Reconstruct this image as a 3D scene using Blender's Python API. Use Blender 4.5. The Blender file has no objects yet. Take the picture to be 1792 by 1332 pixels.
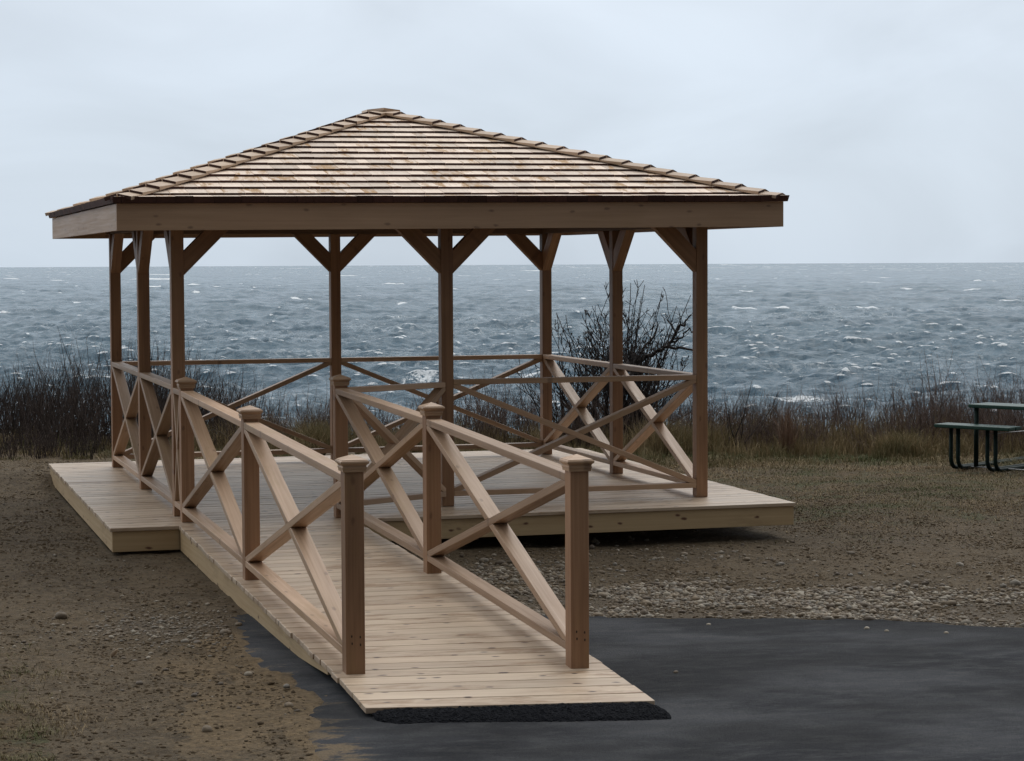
import bpy, math, random
import numpy as np
from mathutils import Matrix, Vector

random.seed(7)
rng = np.random.default_rng(11)
scene = bpy.context.scene
COL = scene.collection

# ------------------------------------------------------------------ camera
CAM = np.array([-2.1278, -15.6096, 1.7645])
YAW, PITCH, ROLL = 0.2837, -0.0533, -0.0048
fw = np.array([math.sin(YAW)*math.cos(PITCH), math.cos(YAW)*math.cos(PITCH), math.sin(PITCH)])
rt0 = np.array([math.cos(YAW), -math.sin(YAW), 0.0])
up0 = np.cross(rt0, fw)
rt = rt0*math.cos(ROLL) + up0*math.sin(ROLL)
up = -rt0*math.sin(ROLL) + up0*math.cos(ROLL)
cam_data = bpy.data.cameras.new('camera')
cam = bpy.data.objects.new('camera', cam_data)
COL.objects.link(cam)
M = Matrix(((rt[0], up[0], -fw[0], CAM[0]), (rt[1], up[1], -fw[1], CAM[1]), (rt[2], up[2], -fw[2], CAM[2]), (0, 0, 0, 1)))
cam.matrix_world = M
cam_data.sensor_width = 36.0
cam_data.lens = 3918.87/1792*36.0
cam_data.clip_start = 0.1
cam_data.clip_end = 20000
scene.camera = cam
scene.render.resolution_x = 1024
scene.render.resolution_y = 761

# ------------------------------------------------------------------ world
SUN_EL, SUN_AZ = math.radians(48), math.radians(40)      # azimuth from +Y towards +X (out over the sea, to the right)
w = bpy.data.worlds.new('World')
scene.world = w
w.use_nodes = True
wn, wl = w.node_tree.nodes, w.node_tree.links
wn.clear()
wout = wn.new('ShaderNodeOutputWorld')
wbg = wn.new('ShaderNodeBackground'); wbg.inputs['Strength'].default_value = 0.1
sky = wn.new('ShaderNodeTexSky'); sky.sky_type = 'NISHITA'; sky.sun_disc = False
sky.sun_elevation = SUN_EL; sky.sun_rotation = SUN_AZ
tc = wn.new('ShaderNodeTexCoord')
nrm = wn.new('ShaderNodeVectorMath'); nrm.operation = 'NORMALIZE'
wl.new(tc.outputs['Generated'], nrm.inputs[0])
sepw = wn.new('ShaderNodeSeparateXYZ'); wl.new(nrm.outputs[0], sepw.inputs[0])
grad = wn.new('ShaderNodeValToRGB')
cr = grad.color_ramp
# overcast: a grey-blue bank over the horizon, paler above
HZ = (5.95, 6.85, 7.85, 1)
cr.elements[0].position = 0.0; cr.elements[0].color = tuple(c/10 for c in HZ[:3])+(1,)
cr.elements[1].position = 0.09; cr.elements[1].color = (0.680, 0.762, 0.862, 1)
e = cr.elements.new(0.16); e.color = (0.745, 0.815, 0.90, 1)
e = cr.elements.new(0.30); e.color = (0.92, 0.97, 1.0, 1)
e = cr.elements.new(1.0); e.color = (1.0, 1.0, 1.0, 1)
wl.new(sepw.outputs['Z'], grad.inputs[0])
# soft cloud structure
mp = wn.new('ShaderNodeMapping'); mp.inputs['Scale'].default_value = (1.0, 1.0, 2.6)
wl.new(nrm.outputs[0], mp.inputs[0])
cn = wn.new('ShaderNodeTexNoise'); cn.inputs['Scale'].default_value = 6.5; cn.inputs['Detail'].default_value = 5; cn.inputs['Roughness'].default_value = 0.48
cn.inputs['Distortion'].default_value = 0.6
wl.new(mp.outputs[0], cn.inputs['Vector'])
cmr = wn.new('ShaderNodeMapRange'); cmr.inputs['From Min'].default_value = 0.3; cmr.inputs['From Max'].default_value = 0.7
cmr.inputs['To Min'].default_value = 0.92; cmr.inputs['To Max'].default_value = 1.11
wl.new(cn.outputs[0], cmr.inputs[0])
# added dimming of the unseen sky behind the viewer, darkening faces turned that way
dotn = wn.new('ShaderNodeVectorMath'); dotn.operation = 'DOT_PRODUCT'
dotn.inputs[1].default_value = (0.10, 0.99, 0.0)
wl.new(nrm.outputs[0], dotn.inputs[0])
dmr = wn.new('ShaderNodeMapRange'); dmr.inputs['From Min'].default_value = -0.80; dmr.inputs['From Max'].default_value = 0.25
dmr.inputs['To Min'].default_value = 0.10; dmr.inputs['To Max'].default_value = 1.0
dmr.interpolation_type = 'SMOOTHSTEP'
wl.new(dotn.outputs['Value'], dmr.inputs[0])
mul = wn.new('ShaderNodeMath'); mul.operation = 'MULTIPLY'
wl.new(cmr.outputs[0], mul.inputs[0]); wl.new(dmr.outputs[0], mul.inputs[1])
mul2 = wn.new('ShaderNodeMath'); mul2.operation = 'MULTIPLY'; mul2.inputs[1].default_value = 10.0
wl.new(mul.outputs[0], mul2.inputs[0])
sc = wn.new('ShaderNodeVectorMath'); sc.operation = 'SCALE'
wl.new(grad.outputs[0], sc.inputs[0]); wl.new(mul2.outputs[0], sc.inputs['Scale'])
mixw = wn.new('ShaderNodeMix'); mixw.data_type = 'RGBA'; mixw.inputs['Factor'].default_value = 0.05
wl.new(sc.outputs[0], mixw.inputs['A']); wl.new(sky.outputs[0], mixw.inputs['B'])
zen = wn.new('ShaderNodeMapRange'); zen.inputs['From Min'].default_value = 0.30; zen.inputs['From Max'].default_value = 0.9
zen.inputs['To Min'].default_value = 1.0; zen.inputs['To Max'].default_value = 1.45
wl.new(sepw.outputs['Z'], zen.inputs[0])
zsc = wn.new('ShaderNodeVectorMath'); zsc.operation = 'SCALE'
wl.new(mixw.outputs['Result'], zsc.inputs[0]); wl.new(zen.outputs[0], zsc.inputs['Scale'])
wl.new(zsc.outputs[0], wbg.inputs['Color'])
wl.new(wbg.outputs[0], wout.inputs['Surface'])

sd = bpy.data.lights.new('sun', 'SUN'); sd.energy = 0.8; sd.angle = math.radians(28); sd.color = (1.0, 0.96, 0.90)
sun = bpy.data.objects.new('sun', sd); COL.objects.link(sun)
sdir = Vector((math.sin(SUN_AZ)*math.cos(SUN_EL), math.cos(SUN_AZ)*math.cos(SUN_EL), math.sin(SUN_EL)))
sun.rotation_euler = sdir.to_track_quat('Z', 'Y').to_euler()
sun.location = (10, 20, 30)

scene.view_settings.view_transform = 'Standard'
scene.view_settings.look = 'None'
scene.view_settings.exposure = 0.0
scene.view_settings.gamma = 1.0

# ------------------------------------------------------------------ small node toolkit
class NT:
    def __init__(s, name):
        s.m = bpy.data.materials.new(name); s.m.use_nodes = True
        s.n, s.l = s.m.node_tree.nodes, s.m.node_tree.links
        s.n.clear()
        s.out = s.n.new('ShaderNodeOutputMaterial')
        s.p = s.n.new('ShaderNodeBsdfPrincipled')
        s.l.new(s.p.outputs[0], s.out.inputs['Surface'])
    def link(s, a, b):
        if isinstance(a, (int, float)): b.default_value = a
        elif isinstance(a, tuple): b.default_value = a if len(a) == len(b.default_value) else a+(1,)
        else: s.l.new(a, b)
    def attr(s, name, out='Vector'):
        a = s.n.new('ShaderNodeAttribute'); a.attribute_name = name; return a.outputs[out]
    def pos(s):
        return s.n.new('ShaderNodeNewGeometry').outputs['Position']
    def vmul(s, v, k):
        a = s.n.new('ShaderNodeVectorMath'); a.operation = 'MULTIPLY'; s.link(v, a.inputs[0]); a.inputs[1].default_value = k; return a.outputs[0]
    def noise(s, v, scale, detail=3, rough=0.5, dist=0.0):
        a = s.n.new('ShaderNodeTexNoise'); s.link(v, a.inputs['Vector']); a.inputs['Scale'].default_value = scale
        a.inputs['Detail'].default_value = detail; a.inputs['Roughness'].default_value = rough; a.inputs['Distortion'].default_value = dist
        return a.outputs[0]
    def voro(s, v, scale, feat='F1', out='Distance', dim='3D'):
        a = s.n.new('ShaderNodeTexVoronoi'); a.feature = feat; a.voronoi_dimensions = dim; s.link(v, a.inputs['Vector']); a.inputs['Scale'].default_value = scale
        return a.outputs[out]
    def mr(s, v, a0, a1, b0=0.0, b1=1.0, smooth=False):
        a = s.n.new('ShaderNodeMapRange'); s.link(v, a.inputs[0])
        a.inputs['From Min'].default_value = a0; a.inputs['From Max'].default_value = a1
        a.inputs['To Min'].default_value = b0; a.inputs['To Max'].default_value = b1
        if smooth: a.interpolation_type = 'SMOOTHSTEP'
        return a.outputs[0]
    def math(s, op, a, b=0.0):
        m = s.n.new('ShaderNodeMath'); m.operation = op; s.link(a, m.inputs[0]); s.link(b, m.inputs[1]); return m.outputs[0]
    def mix(s, f, a, b):
        m = s.n.new('ShaderNodeMix'); m.data_type = 'RGBA'; s.link(f, m.inputs['Factor']); s.link(a, m.inputs['A']); s.link(b, m.inputs['B']); return m.outputs['Result']
    def scale(s, c, f):
        a = s.n.new('ShaderNodeVectorMath'); a.operation = 'SCALE'; s.link(c, a.inputs[0]); s.link(f, a.inputs['Scale']); return a.outputs[0]
    def bump(s, h, strength, dist, normal=None):
        b = s.n.new('ShaderNodeBump'); s.link(h, b.inputs['Height']); b.inputs['Strength'].default_value = strength; b.inputs['Distance'].default_value = dist
        if normal is not None: s.l.new(normal, b.inputs['Normal'])
        return b.outputs[0]
    def done(s, color, rough, bump=None, spec=None):
        s.link(color, s.p.inputs['Base Color']); s.link(rough, s.p.inputs['Roughness'])
        if bump is not None: s.l.new(bump, s.p.inputs['Normal'])
        if spec is not None: s.link(spec, s.p.inputs['Specular IOR Level'])
        return s.m

def wood(name, light, dark, knot, rough=0.5, knots=0.0, stain=0.0, spec=0.5, tone_amt=0.35, stain_col=(0.30, 0.20, 0.08)):
    t = NT(name)
    g = t.attr('gco'); tone = t.attr('tone', 'Fac')
    grain = t.noise(t.vmul(g, (1.2, 55.0, 55.0)), 1.0, 4, 0.6, 0.4)
    broad = t.noise(t.vmul(g, (1.6, 9.0, 9.0)), 1.0, 2, 0.5, 0.6)
    f = t.math('ADD', t.math('MULTIPLY', t.mr(grain, 0.3, 0.7), 0.55), t.math('MULTIPLY', t.mr(broad, 0.3, 0.7), 0.45))
    c = t.mix(f, light, dark)
    # board-to-board variation
    c = t.scale(c, t.mr(tone, 0, 1, 1-tone_amt, 1+tone_amt))
    if stain > 0:
        s1 = t.noise(t.vmul(g, (0.45, 1.6, 1.6)), 9.0, 4, 0.7); s2 = t.noise(g, 1.1, 1, 0.5)
        m = t.math('MULTIPLY', t.mr(s1, 0.47, 0.60), t.mr(s2, 0.48 if stain < 1 else 0.46, 0.62 if stain < 1 else 0.60))
        c = t.mix(t.math('MULTIPLY', m, stain), c, stain_col)
    if knots > 0:
        wob = t.n.new('ShaderNodeTexNoise'); t.link(g, wob.inputs['Vector']); wob.inputs['Scale'].default_value = 14
        gk = t.n.new('ShaderNodeVectorMath'); gk.operation = 'MULTIPLY_ADD'; t.link(wob.outputs['Color'], gk.inputs[0]); gk.inputs[1].default_value = (0.035, 0.035, 0.0); t.link(t.vmul(g, (1.0, 2.2, 1.0)), gk.inputs[2]); gk = gk.outputs[0]; v = t.voro(gk, 3.6, dim='2D')
        k = t.mr(v, 0.03, 0.105, 1.0, 0.0, True)
        rare = t.mr(t.voro(gk, 3.6, 'F1', 'Color', '2D'), 0.46, 0.50)
        k = t.math('MULTIPLY', t.math('MULTIPLY', k, rare), knots)
        c = t.mix(k, c, knot)
    b = t.bump(grain, 0.25, 0.002)
    r = t.mr(grain, 0.3, 0.7, rough-0.06, rough+0.10)
    return t.done(c, r, b, spec)

M_RAIL = wood('cedar_rail', (0.48, 0.325, 0.215), (0.30, 0.185, 0.108), (0.10, 0.05, 0.03), 0.47, 0.5, 0.3, 0.55, 0.25)
M_POST = wood('cedar_post', (0.38, 0.215, 0.118), (0.19, 0.098, 0.050), (0.10, 0.045, 0.025), 0.5, 0.5, 0.2, 0.5, 0.22)
M_FASC = wood('cedar_fascia', (0.47, 0.315, 0.205), (0.35, 0.225, 0.14), (0.12, 0.07, 0.05), 0.5, 0.6, 0.1, 0.5, 0.06)
M_DECK = wood('cedar_deck', (0.62, 0.50, 0.370), (0.40, 0.285, 0.195), (0.06, 0.032, 0.022), 0.42, 1.0, 0.9, 0.55, 0.11, (0.30, 0.19, 0.11))
M_SKIRT = wood('deck_skirt_wood', (0.54, 0.40, 0.23), (0.42, 0.29, 0.155), (0.13, 0.06, 0.035), 0.5, 1.0, 0.35, 0.5, 0.12, (0.22, 0.13, 0.06))
M_SHIN = wood('cedar_shingle', (0.82, 0.69, 0.575), (0.67, 0.53, 0.42), (0.3, 0.2, 0.1), 0.55, 0.0, 1.0, 0.4, 0.24, (0.42, 0.235, 0.085))
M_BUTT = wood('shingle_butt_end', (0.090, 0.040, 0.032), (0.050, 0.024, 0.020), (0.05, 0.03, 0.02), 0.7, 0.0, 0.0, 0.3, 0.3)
M_HIP = wood('hip_cap_cedar', (0.60, 0.46, 0.34), (0.46, 0.33, 0.235), (0.3, 0.2, 0.1), 0.55, 0.0, 0.3, 0.4, 0.2)
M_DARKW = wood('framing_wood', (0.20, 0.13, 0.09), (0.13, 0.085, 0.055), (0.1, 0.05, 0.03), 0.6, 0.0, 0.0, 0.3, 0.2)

def simple(name, c1, c2, scale, rough, bumps=0.3, bd=0.01, spec=0.5, metallic=0.0):
    t = NT(name); p = t.pos()
    n = t.noise(p, scale, 4, 0.6)
    m = t.done(t.mix(t.mr(n, 0.3, 0.7), c1, c2), rough, t.bump(n, bumps, bd), spec)
    t.p.inputs['Metallic'].default_value = metallic
    return m

# ------------------------------------------------------------------ mesh helpers
def mkobj(name, me, parent=None):
    o = bpy.data.objects.new(name, me); COL.objects.link(o)
    if parent is not None: o.parent = parent
    return o

def tag(o, label=None, cat=None, group=None, kind=None):
    if label: o['label'] = label
    if cat: o['category'] = cat
    if group: o['group'] = group
    if kind: o['kind'] = kind
    return o

def empty(name, loc=(0, 0, 0), rz=0.0):
    o = bpy.data.objects.new(name, None); COL.objects.link(o); o.location = loc; o.rotation_euler = (0, 0, rz)
    o.empty_display_size = 0.2
    return o

class MB:
    """collects prisms; every vertex carries a grain coordinate and a board tone"""
    def __init__(s): s.v, s.f, s.g, s.t, s.mi = [], [], [], [], []
    def hexa(s, c8, g8=None, tone=None, mat=0, fm=None):
        """c8: bottom ring 0-3, top ring 4-7"""
        b = len(s.v); s.v += [tuple(map(float, p)) for p in c8]
        off = np.array([random.uniform(-50, 50) for _ in range(3)])
        if g8 is None: g8 = c8
        s.g += [tuple(np.array(p)+off) for p in g8]
        tn = random.random() if tone is None else tone
        s.t += [tn]*8
        F = [(3, 2, 1, 0), (4, 5, 6, 7), (0, 1, 5, 4), (1, 2, 6, 5), (2, 3, 7, 6), (3, 0, 4, 7)]
        s.f += [tuple(b+i for i in q) for q in F]
        s.mi += (fm if fm else [mat]*6)
    def box(s, x0, x1, y0, y1, z0, z1, axis=0, tone=None, mat=0):
        c = [(x0, y0, z0), (x1, y0, z0), (x1, y1, z0), (x0, y1, z0), (x0, y0, z1), (x1, y0, z1), (x1, y1, z1), (x0, y1, z1)]
        perm = {0: (0, 1, 2), 1: (1, 0, 2), 2: (2, 0, 1), 3: (0, 2, 1), 4: (1, 2, 0)}[axis]     # 3, 4: boards standing on edge
        s.hexa(c, [tuple(p[i] for i in perm) for p in c], tone, mat)
    def prism(s, poly, ext, frame, axis_dir, tone=None, mat=0):
        """poly: 2D points (u,w); ext: (d0,d1) along frame normal; frame=(origin,U,W,D); axis_dir: grain direction in uw"""
        O, U, W, D = frame
        n = len(poly); b = len(s.v)
        off = np.array([random.uniform(-50, 50) for _ in range(3)]); tn = random.random() if tone is None else tone
        a = np.array(axis_dir, float); a /= np.linalg.norm(a); c = np.array((-a[1], a[0]))
        area = sum(poly[i][0]*poly[(i+1) % n][1]-poly[(i+1) % n][0]*poly[i][1] for i in range(n))
        if area < 0: poly = poly[::-1]
        for d in ext:
            for (u, w_) in poly:
                s.v.append(tuple(O+U*u+W*w_+D*d)); q = np.array((u, w_))
                s.g.append(tuple(off+np.array((q@a, d, q@c)))); s.t.append(tn)
        # orientation: U x W = -D or D, check
        flip = np.dot(np.cross(U, W), D)*(ext[1]-ext[0]) < 0
        lo = [b+i for i in range(n)]; hi = [b+n+i for i in range(n)]
        faces = [lo[::-1], hi]+[[lo[i], lo[(i+1) % n], hi[(i+1) % n], hi[i]] for i in range(n)]
        if flip: faces = [f[::-1] for f in faces]
        s.f += [tuple(f) for f in faces]; s.mi += [mat]*len(faces)
    def build(s, name, mats, parent=None, bevel=0.0, smooth=False):
        me = bpy.data.meshes.new(name)
        me.from_pydata(s.v, [], s.f)
        a = me.attributes.new('gco', 'FLOAT_VECTOR', 'POINT'); a.data.foreach_set('vector', np.array(s.g, np.float32).ravel())
        a = me.attributes.new('tone', 'FLOAT', 'POINT'); a.data.foreach_set('value', np.array(s.t, np.float32))
        if not isinstance(mats, (list, tuple)): mats = [mats]
        for m in mats: me.materials.append(m)
        me.polygons.foreach_set('material_index', np.array(s.mi, np.int32))
        if smooth: me.polygons.foreach_set('use_smooth', np.ones(len(me.polygons), bool))
        me.update()
        o = mkobj(name, me, parent)
        if bevel > 0:
            bv = o.modifiers.new('bevel', 'BEVEL'); bv.width = bevel; bv.segments = 2; bv.limit_method = 'ANGLE'; bv.angle_limit = math.radians(30)
        return o

def fast_mesh(name, V, F, mats, attrs=None, smooth=False, mi=None):
    """V (n,3), F (m,k) with constant k"""
    me = bpy.data.meshes.new(name)
    V = np.ascontiguousarray(V, np.float32); F = np.ascontiguousarray(F, np.int32)
    m, k = F.shape
    me.vertices.add(len(V)); me.vertices.foreach_set('co', V.ravel())
    me.loops.add(m*k); me.loops.foreach_set('vertex_index', F.ravel())
    me.polygons.add(m); me.polygons.foreach_set('loop_start', np.arange(0, m*k, k, dtype=np.int32)); me.polygons.foreach_set('loop_total', np.full(m, k, np.int32))
    if smooth: me.polygons.foreach_set('use_smooth', np.ones(m, bool))
    if not isinstance(mats, (list, tuple)): mats = [mats]
    for mm in mats: me.materials.append(mm)
    if mi is not None: me.polygons.foreach_set('material_index', mi.astype(np.int32))
    me.update(calc_edges=True)
    for n, arr in (attrs or {}).items():
        arr = np.ascontiguousarray(arr, np.float32)
        if arr.ndim == 2:
            a = me.attributes.new(n, 'FLOAT_VECTOR', 'POINT'); a.data.foreach_set('vector', arr.ravel())
        else:
            a = me.attributes.new(n, 'FLOAT', 'POINT'); a.data.foreach_set('value', arr)
    me.validate()
    return me

def grid_faces(nr, nc):
    i = np.arange(nr-1)[:, None]*nc + np.arange(nc-1)[None, :]
    i = i.ravel()
    return np.stack([i, i+1, i+nc+1, i+nc], 1)

# cheap value noise for numpy
def vnoise(x, y, seed=0):
    x = np.asarray(x, float); y = np.asarray(y, float)
    xi = np.floor(x).astype(np.int64); yi = np.floor(y).astype(np.int64); fx = x-xi; fy = y-yi
    def h(a, b):
        n = (a*374761393 + b*668265263 + seed*982451653) & 0xffffffff
        n = ((n ^ (n >> 13))*1274126177) & 0xffffffff
        n = n ^ (n >> 16)
        return (n & 0xffff)/65535.0
    u = fx*fx*(3-2*fx); v = fy*fy*(3-2*fy)
    return (h(xi, yi)*(1-u)+h(xi+1, yi)*u)*(1-v)+(h(xi, yi+1)*(1-u)+h(xi+1, yi+1)*u)*v
def fbm(x, y, seed=0, oct=4, g=0.5):
    s = 0; a = 1; n = 0
    for i in range(oct):
        s = s + a*vnoise(x*2**i, y*2**i, seed+i*17); n += a; a *= g
    return s/n
def sstep(a, b, x):
    t = np.clip((x-a)/(b-a), 0, 1); return t*t*(3-2*t)

# the bluff frame: s along the shore to the right, t towards the sea, measured from the car park edge
Fh = np.array([math.sin(YAW), math.cos(YAW)]); Rh = np.array([Fh[1], -Fh[0]]); ORG = CAM[:2].copy()
def ST(s, t): return ORG[0]+Rh[0]*s+Fh[0]*t, ORG[1]+Rh[1]*s+Fh[1]*t
def toST(x, y):
    dx = x-ORG[0]; dy = y-ORG[1]; return dx*Rh[0]+dy*Rh[1], dx*Fh[0]+dy*Fh[1]

SEA_Z = CAM[2]-9.6
asph_left = [(-0.252, -3.81), (-0.323, -4.693), (-0.271, -5.492), (-0.236, -5.856), (-0.354, -6.52), (-0.462, -7.067)]
asph_far = [(1.30, -3.60), (1.80, -3.73), (2.16, -3.80), (2.83, -3.93), (3.41, -4.22), (4.03, -4.66), (5.2, -5.6), (6.6, -8.0), (7.6, -12.0)]
FARX = np.array([p[0] for p in asph_far]); FARY = np.array([p[1] for p in asph_far])
def LE(y): return np.interp(y, [-60, -20, -9]+[p[1] for p in asph_left[::-1]]+[-3.3], [-6, -2.2, -0.9]+[p[0] for p in asph_left[::-1]]+[-0.15])
def far_y(x): return np.interp(x, np.concatenate([[-1, 0.2], FARX, [60]]), np.concatenate([[-3.3, -3.35], FARY, [-30]]))
def paved(x, y): return sstep(-0.02, 0.12, x-LE(y))*sstep(-0.01, 0.05, far_y(x)-y)
def ground_z(x, y, fine=True):
    x = np.asarray(x, float); y = np.asarray(y, float)
    s, t = toST(x, y)
    a = -0.185-0.085*sstep(-0.3, 3.2, x)                    # by the gazebo
    b = -0.172-0.036*sstep(-0.15, 1.3, x)-0.055*sstep(1.3, 4, x)   # at the foot of the ramp
    k = sstep(-4.0, -6.0, y)
    z = a*(1-k)+b*k
    z = z - 0.05*sstep(18, 23, t)
    z = z + 0.13*np.exp(-(((x+0.75)/0.55)**2+((y-4.55)/0.5)**2))   # soil banked against the back left corner
    if fine:
        f = 0.020*(fbm(x*1.3, y*1.3, 3)-0.5)+0.022*(fbm(x*5, y*5, 9, 2)-0.5)
        f = f+0.05*(fbm(x*0.9, y*0.9, 21)-0.5)*sstep(19, 23, t)
        f = f+0.013*(fbm(x*17, y*17, 12, 2, 0.6)-0.5)
        f = f*(1-0.96*paved(x, y))
        z = z+f
    drop = np.clip(t-26.5, 0, None)
    z = z-0.02*drop**1.7-0.10*drop
    z = np.maximum(z, SEA_Z-2.5)
    z = z + 0.6*(fbm(x*0.02, y*0.02, 5)-0.5)*sstep(-5, -60, t)
    return z

# ------------------------------------------------------------------ ground
def interp_y_on_x(pts, x):
    return np.interp(x, [p[0] for p in pts], [p[1] for p in pts])
def axis_lines(lo, hi, f0, f1, df, grow=1.18):
    c = list(np.arange(f0, f1+1e-6, df)); st = df; a = f0
    left = []
    while a > lo: st = min(st*grow, 12); a -= st; left.append(a)
    st = df; a = c[-1]; right = []
    while a < hi: st = min(st*grow, 12); a += st; right.append(a)
    return np.array(left[::-1]+c+right)
gx = axis_lines(-160, 220, -4.5, 10.0, 0.028, 1.12)
gy = axis_lines(-160, 160, -8.3, 10.5, 0.028, 1.12)
GX, GY = np.meshgrid(gx, gy)
GZ = ground_z(GX, GY)
S_, T_ = toST(GX, GY)
# where sand, dead turf, gravel and soil lie
dl = GX-np.interp(GY, [p[1] for p in asph_left[::-1]], [p[0] for p in asph_left[::-1]])
sand = np.exp(-((GX+0.55-0.10*(GY+5))/0.30)**2)*sstep(-3.6, -5.0, GY)*(0.35+1.1*fbm(GX*2.5, GY*1.2, 33))
sand = np.maximum(sand, 0.5*sstep(0.5, 0.72, fbm(GX*1.1, GY*0.8, 35))*sstep(-0.6, -1.2, GX)*sstep(0, -3, GY))
sand = np.maximum(sand, sstep(0.25, 0.05, np.abs(GX+0.35))*sstep(-3.4, -4.4, GY))*(0.55+0.9*fbm(GX*1.1, GY*1.1, 31))
turf = np.clip(sstep(16.0, 20.0, T_+1.3*(fbm(GX*0.8, GY*0.8, 41)-0.5)*2)*sstep(-2, 2.5, S_+(T_-18)*0.1), 0, 1)
turf = np.maximum(turf, sstep(-1.3, -1.7, GX+0.5*(fbm(GX*2, GY*2, 14)-0.5))*sstep(-3.8, -5.2, GY))
turf = np.maximum(turf, sstep(21.2, 22.6, T_)*sstep(-4.6, -3.6, S_))
dist_as = GY-np.interp(GX, [p[0] for p in asph_far], [p[1] for p in asph_far])
grav = sstep(2.1, 0.3, dist_as+1.0*(fbm(GX*1.3, GY*1.3, 51)-0.5))*sstep(1.2, 1.5, GX)
gl = np.exp(-(((GX+0.62)/0.45)**2+((GY+3.65)/0.42)**2))
grav = np.maximum(grav, gl*0.8)
tg = NT('bare_soil_ground')
pp = tg.pos()
n1 = tg.noise(pp, 1.3, 5, 0.6); n2 = tg.noise(pp, 9.0, 5, 0.65); n3 = tg.noise(pp, 34.0, 5, 0.78); n4 = tg.noise(pp, 240.0, 2, 0.6)
soil = tg.mix(tg.mr(n1, 0.35, 0.65), (0.150, 0.108, 0.063, 1), (0.095, 0.069, 0.041, 1))
soil = tg.mix(tg.mr(n2, 0.40, 0.70), soil, (0.170, 0.130, 0.083, 1))
sandc = tg.mix(tg.mr(n2, 0.3, 0.7), (0.225, 0.158, 0.086, 1), (0.160, 0.115, 0.066, 1))
fs = tg.math('ADD', tg.attr('sand', 'Fac'), tg.mr(n2, 0.3, 0.7, -0.25, 0.25))
c = tg.mix(tg.mr(fs, 0.35, 0.65, 0, 1, True), soil, sandc)
turfc = tg.mix(tg.mr(n2, 0.35, 0.65), (0.150, 0.102, 0.052, 1), (0.078, 0.058, 0.031, 1))
turfc = tg.mix(tg.mr(tg.noise(pp, 2.6, 3, 0.6), 0.48, 0.66), turfc, (0.075, 0.078, 0.030, 1))
ft = tg.math('ADD', tg.attr('turf', 'Fac'), tg.mr(n2, 0.3, 0.7, -0.3, 0.3))
c = tg.mix(tg.mr(ft, 0.3, 0.7, 0, 0.85, True), c, turfc)
fg = tg.math('ADD', tg.attr('grav', 'Fac'), tg.mr(n3, 0.3, 0.7, -0.2, 0.2))
c = tg.mix(tg.mr(fg, 0.3, 0.8, 0, 0.6, True), c, tg.mix(tg.mr(n3, 0.35, 0.65), (0.20, 0.165, 0.125, 1), (0.08, 0.062, 0.045, 1)))
c = tg.scale(c, tg.mr(n3, 0.30, 0.70, 0.42, 1.50))
hh = tg.math('ADD', tg.math('MULTIPLY', n3, 0.6), tg.math('MULTIPLY', n4, 0.4))
bb = tg.bump(hh, 1.0, 0.028)
bb = tg.bump(n2, 0.8, 0.06, bb)
M_GROUND = tg.done(c, 0.9, bb, 0.25)
me = fast_mesh('ground', np.stack([GX.ravel(), GY.ravel(), GZ.ravel()], 1), grid_faces(len(gy), len(gx)), M_GROUND,
               {'sand': sand.ravel(), 'turf': turf.ravel(), 'grav': grav.ravel()}, smooth=True)
tag(mkobj('ground', me), kind='structure')

# ------------------------------------------------------------------ asphalt
ta = NT('asphalt')
pp = ta.pos()
a1 = ta.noise(ta.vmul(pp, (1.0, 1.6, 1.0)), 1.1, 5, 0.62); a2 = ta.noise(pp, 90.0, 4, 0.8); a3 = ta.noise(ta.vmul(pp, (1.0, 2.2, 1.0)), 5.0, 5, 0.7)
col = ta.mix(ta.mr(a1, 0.35, 0.65), (0.013, 0.0145, 0.019, 1), (0.054, 0.056, 0.061, 1))
col = ta.mix(ta.mr(a3, 0.45, 0.70, 0, 0.75), col, (0.070, 0.071, 0.073, 1))
# sand tracked onto the edge beside the soil
sx = ta.n.new('ShaderNodeSeparateXYZ'); ta.link(pp, sx.inputs[0])
edge = ta.mr(sx.outputs['X'], 0.0, -0.42, 0.0, 0.86)
edgy = ta.mr(sx.outputs['Y'], -5.8, -7.6, 0.0, 0.14)
sf = ta.math('ADD', ta.math('MAXIMUM', edge, edgy), ta.mr(a3, 0.3, 0.7, -0.62, 0.42))
col = ta.mix(ta.mr(sf, 0.50, 0.78, 0, 0.92, True), col, (0.135, 0.102, 0.066, 1))
col = ta.scale(col, ta.mr(a2, 0.25, 0.75, 0.60, 1.45))
col = ta.scale(col, ta.mr(ta.noise(ta.vmul(pp, (0.8, 1.3, 1.0)), 0.9, 3, 0.55), 0.38, 0.62, 0.62, 1.25, True))
ab = ta.bump(a2, 1.0, 0.010)
M_ASPH = ta.done(col, ta.mr(a1, 0.3, 0.7, 0.75, 0.95), ab, 0.12)
# outline with ragged edges
def ragged(pts, step, amp, seed):
    out = []
    for (x0, y0), (x1, y1) in zip(pts[:-1], pts[1:]):
        L = math.hypot(x1-x0, y1-y0); n = max(1, int(L/step)); nx, ny = -(y1-y0)/L, (x1-x0)/L
        for i in range(n):
            x = x0+(x1-x0)*i/n; y = y0+(y1-y0)*i/n
            o = amp*((fbm(np.array([x*9]), np.array([y*9]), seed, 5, 0.75)[0]-0.5)*2)
            out.append((x+nx*o, y+ny*o))
    out.append(pts[-1]); return out
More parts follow.
